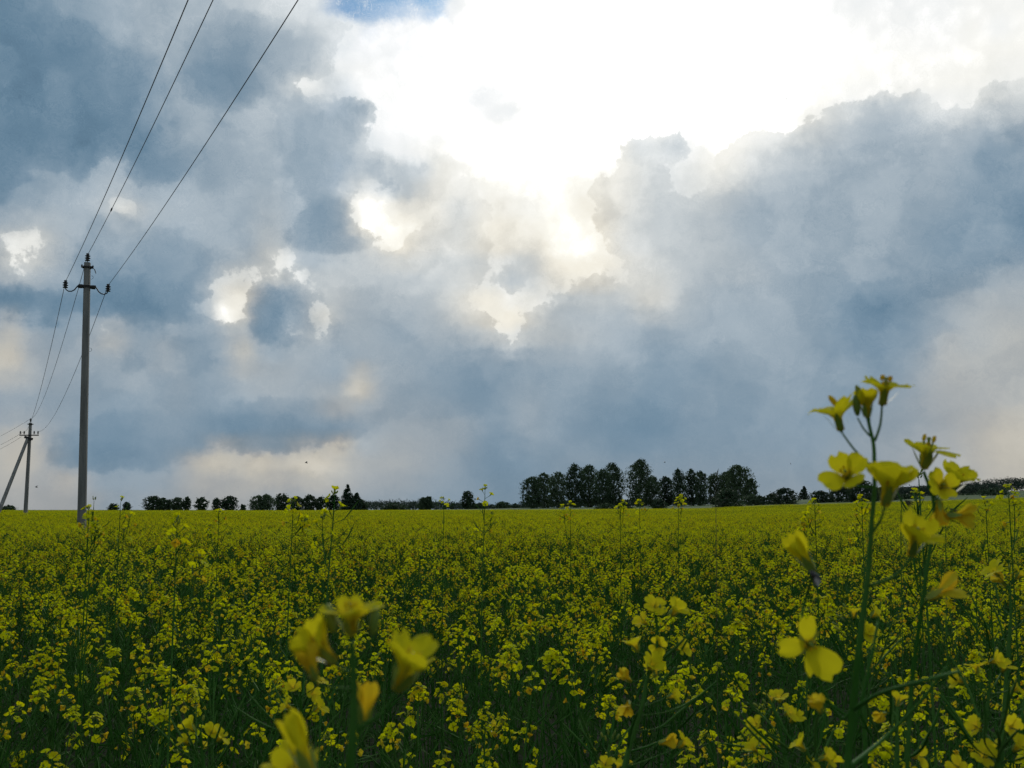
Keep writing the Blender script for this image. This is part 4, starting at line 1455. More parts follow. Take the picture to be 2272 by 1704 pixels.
def swell(x, y):
    """the crop stands unevenly: hollows and tufts"""
    return 1 + .055 * mnoise.noise(Vector((x * .9, y * .55, 3.1))) + .035 * mnoise.noise(Vector((x * .21, y * .13, 9.0)))


pts, idx, rot, scl = [], [], [], []
g = random.Random(5)
# 1: plant by plant to 15 m
cell = .215
R1 = 15.0
ny = int(R1 / cell)
for iy in range(ny):
    for ix in range(-int(9.5 / cell), int(9.5 / cell) + 1):
        x, yy = (ix + g.uniform(-.5, .5)) * cell, (iy + g.uniform(-.5, .5)) * cell + .6
        d = math.hypot(x, yy)
        if d > R1 or d < NEAR_R or abs(math.atan2(x, yy)) > HALF + .4 / d:
            continue
        pts.append((x, yy, ground_z(x, yy))); idx.append(g.randrange(8))
        rot.append((g.uniform(-.07, .07), g.uniform(-.07, .07), g.random() * 6.283)); scl.append((g.uniform(.92, 1.03) if g.random() > .01 else g.uniform(1.04, 1.10)) * swell(x, yy))
# plants just beside the view, so that a step to the side still meets the crop
for k in range(260):
    a = g.choice((-1, 1)) * g.uniform(HALF + .08, 1.3); d = g.uniform(1.3, 4.5)
    x, yy = d * math.sin(a), d * math.cos(a)
    pts.append((x, yy, ground_z(x, yy))); idx.append(g.randrange(8)); rot.append((0, 0, g.random() * 6.283)); scl.append(g.uniform(.9, 1.03))
# 2: square-metre patches to 52 m
R2 = 52.0
d = R1
for iy in range(int(14 / 1.0), int(R2) + 1):
    for ix in range(-34, 35):
        x, yy = ix * 1.0 + g.uniform(-.15, .15), iy * 1.0 + g.uniform(-.15, .15)
        d = math.hypot(x, yy)
        if d > R2 or d < R1 - .4 or abs(math.atan2(x, yy)) > HALF + 1.0 / d:
            continue
        pts.append((x, yy, ground_z(x, yy))); idx.append(8 + g.randrange(5)); rot.append((0, 0, g.random() * 6.283)); scl.append(g.uniform(.97, 1.04) * swell(x, yy))
# 3: larger patches to the far edge
iy = 50.0
while iy < FIELD_END + 2:
    x = -110.0
    while x < 110:
        px_, py_ = x + g.uniform(-.3, .3), iy + g.uniform(-.3, .3)
        d = math.hypot(px_, py_)
        if R2 - 1 < d < FIELD_END and abs(math.atan2(px_, py_)) < HALF + .02:
            pts.append((px_, py_, ground_z(px_, py_))); idx.append(13 + g.randrange(4)); rot.append((0, 0, g.random() * 6.283)); scl.append(g.uniform(.97, 1.03))
        x += 2.0
    iy += 2.0
print('crop instances', len(pts))

me = bpy.data.meshes.new('rape_crop')
me.from_pydata(pts, [], [])
for nm, ty, data in (('pick', 'INT', idx), ('size', 'FLOAT', scl)):
    a = me.attributes.new(nm, ty, 'POINT'); a.data.foreach_set('value', data)
a = me.attributes.new('turn', 'FLOAT_VECTOR', 'POINT'); a.data.foreach_set('vector', [c for v in rot for c in v])
crop = bpy.data.objects.new('rape_crop', me)
C.objects.link(crop)
tag(crop, 'dense yellow and green rape crop filling the field to the skyline', 'crop', kind='stuff')
ng = bpy.data.node_groups.new('crop_nodes', 'GeometryNodeTree')
ng.interface.new_socket('Geometry', in_out='INPUT', socket_type='NodeSocketGeometry')
ng.interface.new_socket('Geometry', in_out='OUTPUT', socket_type='NodeSocketGeometry')
n_in, n_out = ng.nodes.new('NodeGroupInput'), ng.nodes.new('NodeGroupOutput')
mp = ng.nodes.new('GeometryNodeMeshToPoints')
ci = ng.nodes.new('GeometryNodeCollectionInfo')
ci.inputs['Collection'].default_value = hidden
ci.inputs['Separate Children'].default_value = True
ci.inputs['Reset Children'].default_value = True
ip = ng.nodes.new('GeometryNodeInstanceOnPoints')
ip.inputs['Pick Instance'].default_value = True


def attr(nm, ty):
    n = ng.nodes.new('GeometryNodeInputNamedAttribute'); n.data_type = ty; n.inputs[0].default_value = nm
    return n.outputs[0]


ng.links.new(n_in.outputs[0], mp.inputs[0])
ng.links.new(mp.outputs[0], ip.inputs['Points'])
ng.links.new(ci.outputs[0], ip.inputs['Instance'])
ng.links.new(attr('pick', 'INT'), ip.inputs['Instance Index'])
ng.links.new(attr('turn', 'FLOAT_VECTOR'), ip.inputs['Rotation'])
ng.links.new(attr('size', 'FLOAT'), ip.inputs['Scale'])
ng.links.new(ip.outputs[0], n_out.inputs[0])
md = crop.modifiers.new('crop', 'NODES'); md.node_group = ng

# ------------------------------------------------------------------ single plants close to the camera
def cdir(x, y, z):
    """right, up, towards the camera"""
    return Vector((x, -z, y)).normalized()


def hero_petal(r, L, op, wf=1.0, curl=.25):
    """one petal: narrow claw, round ruffled blade, bent outwards by op"""
    mb = MB()
    nu, nv = 9, 6
    ph = r.uniform(0, 6)
    grid = []
    W = L * .33 * wf
    pos, z, x = [], 0.0, 0.0
    for i in range(nu + 1):
        u = i / nu
        th = op * sstep(.16, .52, u) + curl * sstep(.7, 1, u)
        pos.append((x, z, th))
        x += math.sin(th) * L / nu; z += math.cos(th) * L / nu
    for i in range(nu + 1):
        u = i / nu
        w = (.15 + (1.0 - .15) * sstep(.24, .72, u)) * (1.0 if u < .8 else math.sqrt(max(.06, 1 - ((u - .8) / .23) ** 2))) * W
        row = []
        for j in range(nv + 1):
            v = j / nv * 2 - 1
            xx, zz, th = pos[i]
            ruff = L * (.035 * math.sin(v * 4 + ph + u * 5) + .02 * math.sin(v * 9 + ph * 2)) * u * u
            cup = -.09 * W * v * v * (1 - .3 * u) + ruff
            notch = -.05 * L * (1 - abs(v)) * (1 if i == nu else 0)
            wob = mnoise.noise(Vector((u * 2.3 + ph, v * 1.6, ph * 3))) * L * .07 * u
            xx += wob; zz -= wob * .5
            row.append(Vector((xx + notch * math.sin(th) - cup * math.cos(th), v * w, zz + notch * math.cos(th) + cup * math.sin(th) * -1)))
        grid.append(row)
    for row in grid:
        mb.v.extend(tuple(p) for p in row)
    for i in range(nu):
        for j in range(nv):
            a = i * (nv + 1) + j
            mb.f.append((a, a + 1, a + nv + 2, a + nv + 1)); mb.m.append(0)
    return mb


def hero_blossom(parent, px, py, d, direction, Lpx, op, kind='fresh', petals=None, seed=0, stamens=True):
    """flower with its stalk end at the pixel; petals and stamens are pieces of it"""
    r = random.Random(seed * 31 + int(px * 7 + py))
    base = at(px, py, d)
    L = Lpx * d / FP * (1 + .24 * min(op, 1.0)) * (1.16 if .4 < d < .6 else 1.0)
    o_m = Matrix.Translation(base) @ frame_to(cdir(*direction), r.random() * .6)
    mb = MB()
    mb.tube([(0, 0, -.0006), (0, 0, .0012)], [.0007, .0015], 8, 1, True)
    for k in range(4):                                          # sepals
        a = math.pi / 4 + k * math.pi / 2
        so = .18 + .35 * min(op, 1.2) * r.uniform(.5, 1.1)
        l = L * .50
        c, s_ = math.cos(a), math.sin(a)
        for i in range(4):
            u0, u1 = i / 4, (i + 1) / 4
            def q(u, v):
                w = L * .085 * math.sin(math.pi * min(.97, .18 + u * .8))
                rr = .0012 + math.sin(so) * l * u
                return (c * rr - s_ * v * w, s_ * rr + c * v * w, math.cos(so) * l * u)
            mb.face([q(u0, -1), q(u0, 1), q(u1, 1), q(u1, -1)], 1)
    b = mb.build('blossom', [M_HPETAL, M_BUD], parent)
    b.matrix_world = o_m
    if petals is None:
        petals = [(k * 90 + r.uniform(-14, 14), op * r.uniform(.82, 1.15), r.uniform(.9, 1.06), r.uniform(.9, 1.12)) for k in range(4)]
    for (az, o_, lf, wf) in petals:
        pm = hero_petal(r, L * lf, o_, wf, r.uniform(-.1, .7)).build('petal', M_PETAL_OLD if kind == 'old' else M_HPETAL, b, smooth=True)
        pm.matrix_local = Matrix.Rotation(math.radians(az), 4, 'Z') @ Matrix.Translation((.0010, 0, 0))
    if stamens:
        st = MB()
        for k in range(6):
            a = k * 1.047 + .3
            h = L * (.62 if k % 3 else .48)
            e = Vector((math.cos(a) * L * .11, math.sin(a) * L * .11, h))
            st.tube([(math.cos(a) * .0006, math.sin(a) * .0006, 0), e * .6, e], L * .012, 4, 1, False)
            st.tube([e - Vector((0, 0, L * .05)), e, e + Vector((0, 0, L * .08))], [L * .02, L * .035, L * .02], 5, 0)
        st.tube([(0, 0, 0), (0, 0, L * .60)], [L * .045, L * .03], 6, 1)
        st.tube([(0, 0, L * .60), (0, 0, L * .66)], [L * .045, L * .04], 6, 1)
        st.build('stamens', [M_PETAL_OLD, M_BUD], b)
    return base


def hero_bud(parent, px, py, d, direction, Lpx, mat=None):
    L = Lpx * d / FP
    base = at(px, py, d)
    mb = MB()
    mb.tube([(0, 0, 0), (0, 0, L * .12), (0, 0, L * .4), (0, 0, L * .75), (0, 0, L * .95), (0, 0, L)], [L * .05, L * .13, L * .19, L * .17, L * .09, L * .02], 8)
    o = mb.build('bud', mat or M_BUD, parent, smooth=True)
    o.matrix_world = Matrix.Translation(base) @ frame_to(cdir(*direction))
    return base


def curve3(pts, n=6):
    """smooth path through points"""
    P = [Vector(p) for p in pts]
    if len(P) < 3:
        return P
    out = []
    for i in range(len(P) - 1):
        a, b, c, d = P[max(i - 1, 0)], P[i], P[i + 1], P[min(i + 2, len(P) - 1)]
        for k in range(n):
            t = k / n
            out.append(.5 * ((2 * b) + (c - a) * t + (2 * a - 5 * b + 4 * c - d) * t * t + (3 * b - a - 3 * c + d) * t ** 3))
    out.append(P[-1])
    return out


def hero_stem(parent, pix, d, r0, r1, extra=(), pods=0, seed=0):
    """main stalk along pixels, on down to the ground, plus side stalks; then pods"""
    r = random.Random(seed)
    pts = [at(x, y, d) for x, y in pix]
    c = curve3(pts, 5)
    n = len(c)
    rads = [r0 + (r1 - r0) * (i / (n - 1)) ** 1.4 for i in range(n)]
    low, dirn = c[-1], (c[-1] - c[-2]).normalized()
    k = low.z - ground_z(low.x, low.y)
    slope = Vector((dirn.x, dirn.y, 0)) / max(.5, -dirn.z)
    down = [low + slope * k * f * (1 - .5 * f) + Vector((0, 0, -k * f)) for f in (.08, .2, .4, .7, 1.0)]
    mb = MB()
    mb.tube(c + down, rads + [r1 * 1.05] * 5, 8, 0)
    for (e, rr) in extra:
        cc = curve3(e, 5)
        mb.tube(cc, [rr * (1 - .35 * i / (len(cc) - 1)) for i in range(len(cc))], 6, 0)
    mb.build('stem', M_STEM, parent, smooth=True)
    if pods:
        for i in range(pods):
            t = r.uniform(.35, .95)
            p, dd = path_pt(c, t)
            u, w = ortho(dd)
            a = r.random() * 6.28
            q = pod_pts(r, p, u * math.cos(a) + w * math.sin(a), -dd, r.uniform(.03, .05))
            pm = MB(); cc = curve3(q, 5)
            pm.tube(cc, [.0004 if j < 5 else .0008 * math.sin(math.pi * min(.98, (j - 4) / (len(cc) - 4) * .9 + .1)) + .0002 for j in range(len(cc))], 6)
            pm.build('seed_pod', M_POD, parent, smooth=True)
    return c


def P_(x, y, d):
    return at(x, y, d)


# tall plant at the right
D1 = .45
h1 = empty('rape_plant', (at(1890, 1704, D1).x, at(1890, 1704, D1).y, 0)); h1_off = h1.location.copy()


def rebase(root):
    """children were placed in world space: hang them under the empty's place"""
    inv = Matrix.Translation(root.location).inverted()
    for ch in root.children:
        ch.matrix_local = inv @ ch.matrix_local


def side(x0, y0, x1, y1, d, bow=4, d1=None):
    """side stalk from the main stalk to a flower"""
    d1 = d1 or d
    return [P_(x0, y0, d), P_((x0 + x1) / 2 + bow, (y0 + y1) / 2 + abs(bow), (d + d1) / 2), P_(x1, y1, d1)]


hero_blossom(h1, 1957, 898, D1, (.12, 1, .24), 62, 1.18, petals=[(10, 1.4, 1, 1), (100, 1.0, .8, 1), (185, 1.45, 1, .9), (275, 1.35, 1.0, 1.1)])
hero_blossom(h1, 1924, 925, D1, (-.05, 1, .1), 50, .34)
hero_bud(h1, 1916, 886, D1, (-.5, .9, .1), 34)
hero_bud(h1, 1903, 923, D1, (-.12, 1, .15), 46)
hero_blossom(h1, 1866, 955, D1, (-.25, 1, .1), 66, 1.1, petals=[(0, .75, .9, .8), (80, 1.0, .8, .9), (180, 1.45, 1.1, .75), (270, 1.1, .9, .9)], stamens=False)
hero_bud(h1, 1862, 905, D1 + .01, (-.65, .8, 0), 34, M_PETAL_OLD)
hero_blossom(h1, 1884, 1072, D1 - .01, (-.38, .45, .75), 56, 1.05)
hero_blossom(h1, 1963, 1122, D1 - .02, (.15, 1, .3), 78, .58, petals=[(20, .75, 1, 1.3), (110, .6, .9, 1.2), (200, .6, 1, 1.3), (290, .5, .95, 1.3)])
hero_blossom(h1, 2023, 1233, D1 - .01, (.1, 1, .45), 70, .72, petals=[(30, .9, .95, 1.1), (120, .35, 1.05, 1.3), (210, .55, .9, 1.1), (320, 1.35, .9, .9)])
hero_stem(h1, [(1927, 925), (1929, 945), (1938, 985), (1940, 1030), (1940, 1089), (1935, 1147), (1931, 1205), (1925, 1285), (1914, 1370), (1903, 1464), (1892, 1570), (1880, 1704)], D1, .00070, .0017,
          [(side(1933, 1034, 1866, 957, D1, -3), .0006), (side(1931, 968, 1903, 927, D1, -2), .0005), (side(1941, 978, 1957, 898, D1, 4), .0006), (side(1929, 950, 1916, 890, D1, -1), .0004),
           (side(1940, 1080, 1886, 1074, D1, -3), .0006), (side(1937, 1180, 1963, 1124, D1, 3), .0007), (side(1930, 1300, 2023, 1235, D1, 10), .0008),
           ([P_(1893, 1575, D1), P_(1950, 1540, D1 - .02), P_(2050, 1510, D1 - .05), P_(2127, 1490, D1 - .03)], .0009),
           ([P_(1895, 1560, D1), P_(1868, 1594, D1), P_(1827, 1534, D1), P_(1803, 1476, D1)], .0008),
           ([P_(1880, 1704, D1), P_(1960, 1640, .5), P_(2040, 1560, .5), P_(2100, 1480, .5)], .0010),
           ([P_(1884, 1660, D1), P_(1925, 1500, .46), P_(1948, 1380, .47)], .0009)], 0, 1)
hero_blossom(h1, 1806, 1270, D1, (-.66, 1, .15), 84, .10, petals=[(0, .16, 1, .62), (90, .05, .9, .6), (180, .10, .96, .6), (270, .22, .8, .55)], stamens=False)
hero_blossom(h1, 1786, 1428, D1, (-.05, .1, 1), 66, 1.25, petals=[(95, 1.1, .95, .62), (186, 1.5, 1.05, .60), (302, 1.35, 1.2, .80), (268, 1.3, 1.0, .5)])
mbq = MB(); mbq.tube(curve3([P_(1803, 1476, D1), P_(1792, 1440, D1 + .01), P_(1786, 1428, D1)], 4), .0007, 6); mbq.build('stalk', M_STEM, h1)
mbq = MB(); mbq.tube(curve3([P_(1803, 1478, D1), P_(1780, 1380, D1 + .02), P_(1790, 1320, D1 + .02), P_(1806, 1271, D1)], 5), .0006, 6); mbq.build('stalk', M_STEM, h1)
hero_blossom(h1, 1822, 1580, D1, (-.35, .7, .4), 36, .3, 'old', stamens=False)
rebase(h1)
tag(h1, 'tallest blurred rape plant close at the right, its top flowers against the clouds', 'plant', 'rape plants close to the camera')

# fly clinging under the closed flower
fl = at(1798, 1266, D1 - .006)
t = MB()
t.tube([Vector((0, 0, 0)), Vector((.0012, 0, -.0016)), Vector((.0026, 0, -.0032)), Vector((.0036, 0, -.0046))], [.0006, .0013, .0016, .0006], 8)
fo = empty('fly', fl)
t.build('body', M_INSECT, fo, smooth=True)
for s in (-1, 1):
    w = MB(); w.face([(.001, s * .0006, -.001), (.0034, s * .0022, -.0038), (.0022, s * .0026, -.0066), (.0012, s * .0012, -.004)]); w.build('wing', M_WING, fo)
for k in range(3):
    for s in (-1, 1):
        w = MB(); w.tube([(.001 + k * .0007, 0, -.0014 - k * .0008), (.001 + k * .0009, s * .002, -.0008 - k * .0009), (.0012 + k * .0012, s * .0026, -.0022 - k * .001)], .00014, 4); w.build('leg', M_INSECT, fo)
tag(fo, 'small dark fly hanging under the closed orange yellow flower', 'fly')

# second plant, just right of it
D2 = .55
h2 = empty('rape_plant', (at(2013, 1704, D2).x, at(2013, 1704, D2).y, 0))
hero_blossom(h2, 2050, 1040, D2, (.12, 1, .25), 70, 1.3, petals=[(15, 1.55, 1, 1.05), (105, 1.1, .7, 1), (180, 1.35, 1.0, .8), (280, 1.55, .9, 1.2)])
hero_blossom(h2, 2112, 1092, D2 + .03, (.25, .9, .45), 46, .85)
hero_blossom(h2, 2082, 1084, D2, (-.05, .25, 1), 38, 1.15)
hero_blossom(h2, 2084, 1112, D2, (-.1, -1, .2), 42, .28, 'old', stamens=False)
hero_blossom(h2, 2098, 1144, D2, (1, -.05, .25), 48, .5, 'old', stamens=False)
hero_blossom(h2, 2058, 1328, D2 - .03, (.75, .45, .3), 62, .35, 'old', petals=[(0, .5, 1, .7), (90, .3, 1, .6), (190, 1.5, .8, .5), (280, .6, 1.0, .7)], stamens=False)
hero_stem(h2, [(2049, 1046), (2060, 1075), (2070, 1105), (2072, 1150), (2066, 1205), (2057, 1262), (2042, 1370), (2029, 1464), (2020, 1559), (2013, 1704)], D2, .0008, .0013,
          [(side(2070, 1110, 2112, 1094, D2, 4, D2 + .03), .0006), (side(2070, 1108, 2082, 1086, D2, 1), .0005), (side(2072, 1100, 2084, 1112, D2, 2), .0005), (side(2070, 1160, 2098, 1145, D2, -1), .0005),
           (side(2044, 1355, 2058, 1330, D2, -3, D2 - .03), .0006),
           ([P_(2068, 1190, D2), P_(2085, 1150, D2 + .01), P_(2090, 1120, D2 + .02)], .0005)], 0, 2)
rebase(h2)
tag(h2, 'second blurred rape plant close at the right, shorter, beside the tallest one', 'plant', 'rape plants close to the camera')

# blurred plant left of the middle
D4 = .28
h4 = empty('rape_plant', (at(775, 1704, D4).x, at(775, 1704, D4).y, 0))
hero_blossom(h4, 779, 1408, D4, (0, 1, .16), 84, 1.1, petals=[(0, 1.3, 1, .9), (75, .55, .8, 1), (180, 1.28, 1, .9), (265, .9, .8, 1.1), (300, .3, .7, .7)])
hero_bud(h4, 742, 1404, D4, (-.25, 1, .1), 64, M_BUD)
hero_bud(h4, 826, 1410, D4, (.12, 1, .1), 62, M_BUD)
hero_blossom(h4, 740, 1468, D4, (-.62, .75, .35), 92, .50)
hero_blossom(h4, 700, 1506, D4 - .01, (-.30, .95, .2), 70, .26, 'old', petals=[(0, .3, 1, .7), (90, .2, 1, .7), (180, .4, .9, .6), (270, .25, 1, .7)], stamens=False)
hero_blossom(h4, 882, 1530, D4, (.42, .9, .22), 116, .66, petals=[(5, 1.05, 1.15, .55), (90, .5, .95, 1), (185, .75, 1.05, 1.0), (275, .5, .8, 1.15)])
hero_blossom(h4, 806, 1606, D4 + .01, (.12, 1, 0), 84, .30, 'old', petals=[(0, .9, .9, .5), (90, .2, 1, .6), (180, .15, 1.05, .6), (270, .3, .8, .6)], stamens=False)
hero_blossom(h4, 694, 1722, D4 - .01, (-.45, 1, .1), 146, .10, petals=[(0, .04, 1, .45), (90, .06, .95, .4), (180, .85, .75, .5), (270, .08, .95, .4)], stamens=False)
hero_blossom(h4, 660, 1764, D4, (-.1, 1, .35), 84, .8)
hero_stem(h4, [(780, 1424), (783, 1470), (785, 1535), (783, 1612), (777, 1704)], D4, .0007, .0014,
          [(side(783, 1450, 742, 1408, D4, -3), .0004), (side(784, 1480, 826, 1414, D4, 4), .0004), (side(784, 1495, 740, 1470, D4, -3), .0005), (side(785, 1530, 694, 1514, D4, -4, D4 - .01), .0005),
           (side(784, 1620, 882, 1532, D4, 10), .0006), (side(784, 1650, 806, 1604, D4, 3), .0005), (side(779, 1760, 690, 1718, D4, -5, D4 - .01), .0007), (side(776, 1800, 660, 1766, D4, -5), .0006)], 0, 4)
rebase(h4)
tag(h4, 'very blurred rape plant closest to the camera, left of the middle at the bottom', 'plant', 'rape plants close to the camera')


def cluster_plant(stem, d, blooms, buds, label, r0=.0009, r1=.0022, pods=8, seed=0, L=26):
    h = empty('rape_plant', (at(*stem[-1], d).x, at(*stem[-1], d).y, 0))
    r = random.Random(seed)
    pts = [at(x, y, d) for x, y in stem]
    ex = []
    for b in blooms:
        x, y = b[0], b[1]
        kind = b[2] if len(b) > 2 else 'fresh'
        # root the stalk on the main stalk a little lower than the flower
        k = min(range(len(stem)), key=lambda i: abs(stem[i][1] - (y + 42)))
        sx, sy = stem[k]
        dd = d + r.uniform(-.02, .02)
        base = (x + (sx - x) * .16, y + L * .55)
        up = (clamp01(abs(x - sx) / 60) * (1 if x > sx else -1) * .9 + r.uniform(-.5, .5), r.uniform(.1, 1), r.uniform(-.2, .8))
        if kind == 'old':
            up = (up[0], r.uniform(-.6, .4), up[2])
        hero_blossom(h, base[0], base[1], dd, up, L * r.uniform(1.0, 1.3), (r.uniform(.85, 1.5) if kind != 'old' else r.uniform(.25, .6)), kind, seed=seed, stamens=L > 30)
        ex.append(([P_(sx, sy, d), P_((sx + base[0]) / 2, max(sy, base[1]) * .5 + base[1] * .5 + 2, d), P_(base[0], base[1], dd)], .0006))
    for (x, y) in buds:
        k = min(range(len(stem)), key=lambda i: abs(stem[i][1] - (y + 18)))
        sx, sy = stem[k]
        u = ((x - sx) / 30, 1, .1)
        hero_bud(h, x, y, d, u, L * .55)
        ex.append(([P_(sx, sy, d), P_(x, y, d)], .0004))
    hero_stem(h, stem, d, r0, r1, ex, pods, seed)
    rebase(h)
    tag(h, label, 'plant', 'rape plants close to the camera')


cluster_plant([(1455, 1368), (1458, 1400), (1455, 1460), (1436, 1507), (1424, 1568), (1404, 1629), (1385, 1704)], .8,
              [(1449, 1340), (1497, 1352), (1431, 1371), (1407, 1431), (1465, 1418), (1509, 1424), (1439, 1468), (1458, 1486), (1395, 1497, 'old'), (1390, 1541, 'old'), (1492, 1532),
               (1478, 1634, 'old'), (1529, 1643)], [(1470, 1362), (1480, 1366), (1462, 1356)], 'slightly blurred rape plant with many open flowers, right of the middle at the bottom', seed=5, L=27)
cluster_plant([(1712, 1560), (1722, 1590), (1735, 1640), (1745, 1704)], .9, [(1707, 1545), (1745, 1572), (1678, 1600), (1760, 1590), (1666, 1657), (1730, 1545)], [(1682, 1568), (1694, 1572), (1700, 1562), (1686, 1580)],
              'rape plant with a round headed cluster left of the thick stalk at the bottom right', seed=6, L=24)
cluster_plant([(1790, 1660), (1796, 1690), (1800, 1730)], .8, [(1783, 1650), (1822, 1668), (1796, 1700), (1845, 1690)], [], 'low rape plant with big petals at the bottom edge left of the thick stalk', seed=7, L=29)
cluster_plant([(2198, 1470), (2194, 1540), (2186, 1620), (2176, 1704)], .85, [(2196, 1455), (2228, 1477), (2127, 1499), (2165, 1480), (2250, 1518)], [(2180, 1462), (2208, 1450)],
              'rape plant at the right edge with a cupped flower on top', seed=8, L=25)
cluster_plant([(2232, 1610), (2222, 1660), (2212, 1704)], .75, [(2237, 1600), (2168, 1603), (2204, 1662), (2174, 1672), (2256, 1650), (2120, 1690)], [],
              'rape plant in the bottom right corner with large drooping petals', seed=9, L=28)
cluster_plant([(2240, 1300), (2243, 1360), (2238, 1440), (2230, 1560)], 1.0, [(2231, 1287, 'old'), (2212, 1266), (2256, 1270), (2269, 1338, 'old')], [(2240, 1268)],
              'rape plant at the right edge level with the canopy, pale orange flowers', seed=10, L=24)
cluster_plant([(1985, 1580), (1990, 1640), (1990, 1704)], .8, [(1960, 1568, 'old'), (1992, 1552), (2030, 1664), (2014, 1700)], [], 'rape plant with a flat flower between the two tall right stalks', seed=11, L=25)
cluster_plant([(1900, 1375), (1908, 1430), (1915, 1500), (1918, 1600)], 1.0, [(1893, 1358), (1938, 1356), (1926, 1398), (1910, 1402)], [(1850, 1376), (1858, 1388), (1866, 1372), (1875, 1380), (1878, 1350), (1862, 1398)],
              'rape plant with pale green buds behind the tallest stalk', seed=12, L=24)
cluster_plant([(1352, 1652), (1350, 1680), (1346, 1720)], .9, [(1340, 1690), (1375, 1700)], [(1338, 1636), (1350, 1630), (1362, 1632), (1368, 1640), (1345, 1644), (1358, 1642)],
              'pale green bud cluster at the bottom edge left of the middle right plant', seed=13, L=22)
cluster_plant([(665, 1545), (672, 1600), (680, 1704)], .95, [(650, 1520), (690, 1530), (712, 1510), (640, 1560), (700, 1565), (668, 1590, 'old')], [(676, 1520)],
              'rape plant with a loose flower head behind the blurred bottom left flowers', seed=14, L=22)
cluster_plant([(445, 1620), (448, 1660), (452, 1704)], 1.05, [(430, 1610), (470, 1618), (485, 1632), (415, 1640)], [(450, 1600)], 'rape plant with an open flower head low at the left of the bottom edge', seed=15, L=24)


# stalks that stand above the crop, against the trees and the sky
def tall_stalk(px, py, d, label, low=(0, 0), nfl=8, heads=1, seedpods=8, spread=.06, seed=0, bare=False):
    r = random.Random(4000 + seed)
    top = at(px, py + 52 / d, d)
    foot = at(px + low[0], py + 100, d)
    root = empty('tall_rape_plant', (foot.x, foot.y, ground_z(foot.x, foot.y)))
    gz = root.location.z
    k = (foot - top) / max(.01, (top.z - foot.z))
    h = top.z - gz
    f2 = Vector((foot.x, foot.y, 0)) - Vector((root.location.x, root.location.y, 0))
    tl = top - root.location
    slope = Vector((-k.x, -k.y, 0))
    pts = [Vector((0, 0, 0)), Vector((0, 0, h * .45)) + slope * h * .02, Vector((0, 0, h * .78)) + (Vector((tl.x, tl.y, 0)) * .45), tl + Vector((0, 0, 0))]
    c = curve3(pts, 5)
    mb = MB()
    mb.tube(c, [.0035 - .0026 * i / (len(c) - 1) for i in range(len(c))], 6, 1, False)
    ends = [(c[-1], (c[-1] - c[-3]).normalized())]
    for i in range(heads - 1):
        p, dd = path_pt(c, r.uniform(.80, .93))
        out = Vector((r.choice((-1, 1)) * r.uniform(.4, 1), r.uniform(-.4, .4), 0)) * spread
        e = p + out + Vector((0, 0, r.uniform(.03, .10)))
        mb.tube(curve3([p, p + out * .6 + Vector((0, 0, .02)), e], 4), .0010, 5, 1, False)
        ends.append((e, Vector((out.x, out.y, .1)).normalized()))
    mb.build('stem', PL, root)
    pm = MB()
    for i in range(seedpods):
        p, dd = path_pt(c, r.uniform(.80, .97))
        u, w = ortho(dd)
        a = r.random() * 6.28
        q = pod_pts(r, p, u * math.cos(a) + w * math.sin(a), dd, r.uniform(.02, .05))
        pm.tube(q, [.0005, .0008, .0013, .0003], 4, 2, False)
    if pm.f:
        o = pm.build('seed_pods', PL, root); o['kind'] = 'stuff'
    for (e, dd) in ends:
        hm, sg = raceme(r, e - dd * .02, dd + Vector((0, 0, .6)), 0, 0 if bare else nfl)
        h_ = hm.build('flower_head', PL, root)
        for fb, m in sg:
            b = fb.build('blossom', PL, h_); b.matrix_local = m
    tag(root, label, 'plant', 'rape stalks standing above the crop')


tall_stalk(742, 1090, 1.9, 'tallest flowering stalk in front of the pointed spruce left of the middle', (-40, 0), 4, 2, 4, .02, 1)
tall_stalk(650, 1122, 2.6, 'flowering stalk left of the tallest one, with a flat yellow head', (-14, 0), 8, 2, 6, .03, 2)
tall_stalk(1076, 1084, 3.0, 'thin stalk with an open branched head right of the lone bushy tree', (-12, 0), 5, 3, 9, .03, 4)
tall_stalk(985, 1099, 4.2, 'small flowering stalk left of the lone bushy tree', (-3, 0), 6, 1, 6, .03, 5)
tall_stalk(267, 1117, 3.6, 'little three headed stalk on the skyline right of the near pole', (-6, 0), 3, 3, 3, .035, 6)
tall_stalk(208, 1110, 3.2, 'spent stalk with small pods right beside the near pole', (-12, 0), 2, 2, 12, .03, 7, True)
tall_stalk(196, 1136, 3.0, 'bushy yellow head in front of the foot of the near pole', (-4, 0), 9, 3, 3, .05, 8)
tall_stalk(1266, 1124, 4.4, 'yellow head above the crop under the left part of the grove', (-2, 0), 9, 2, 4, .03, 9)
tall_stalk(1376, 1118, 4.4, 'yellow head above the crop before the small bush under the grove', (0, 0), 8, 2, 4, .02, 10)
tall_stalk(1419, 1113, 4.4, 'yellow head standing under the tallest birch', (2, 0), 9, 2, 4, .02, 11)
tall_stalk(1505, 1114, 4.6, 'yellow head under the slim birches of the grove', (-2, 0), 9, 2, 4, .03, 12)
tall_stalk(1808, 1114, 2.9, 'wide yellow head before the left slope of the hedge mound', (4, 0), 8, 3, 5, .04, 16)
tall_stalk(1912, 1103, 2.6, 'yellow head close behind the tall near stalk before the hedge mound', (2, 0), 9, 3, 5, .03, 18)
tall_stalk(2034, 1096, 3.0, 'yellow head between the two near plants above the crop', (4, 0), 8, 2, 5, .03, 19)
tall_stalk(2040, 1060, 1.5, 'slender stalk hung with pods rising between the two near plants', (18, 0), 2, 2, 18, .02, 20, True)
tall_stalk(2187, 1104, 3.2, 'small yellow head before the wooded hill', (4, 0), 6, 1, 5, .02, 21)
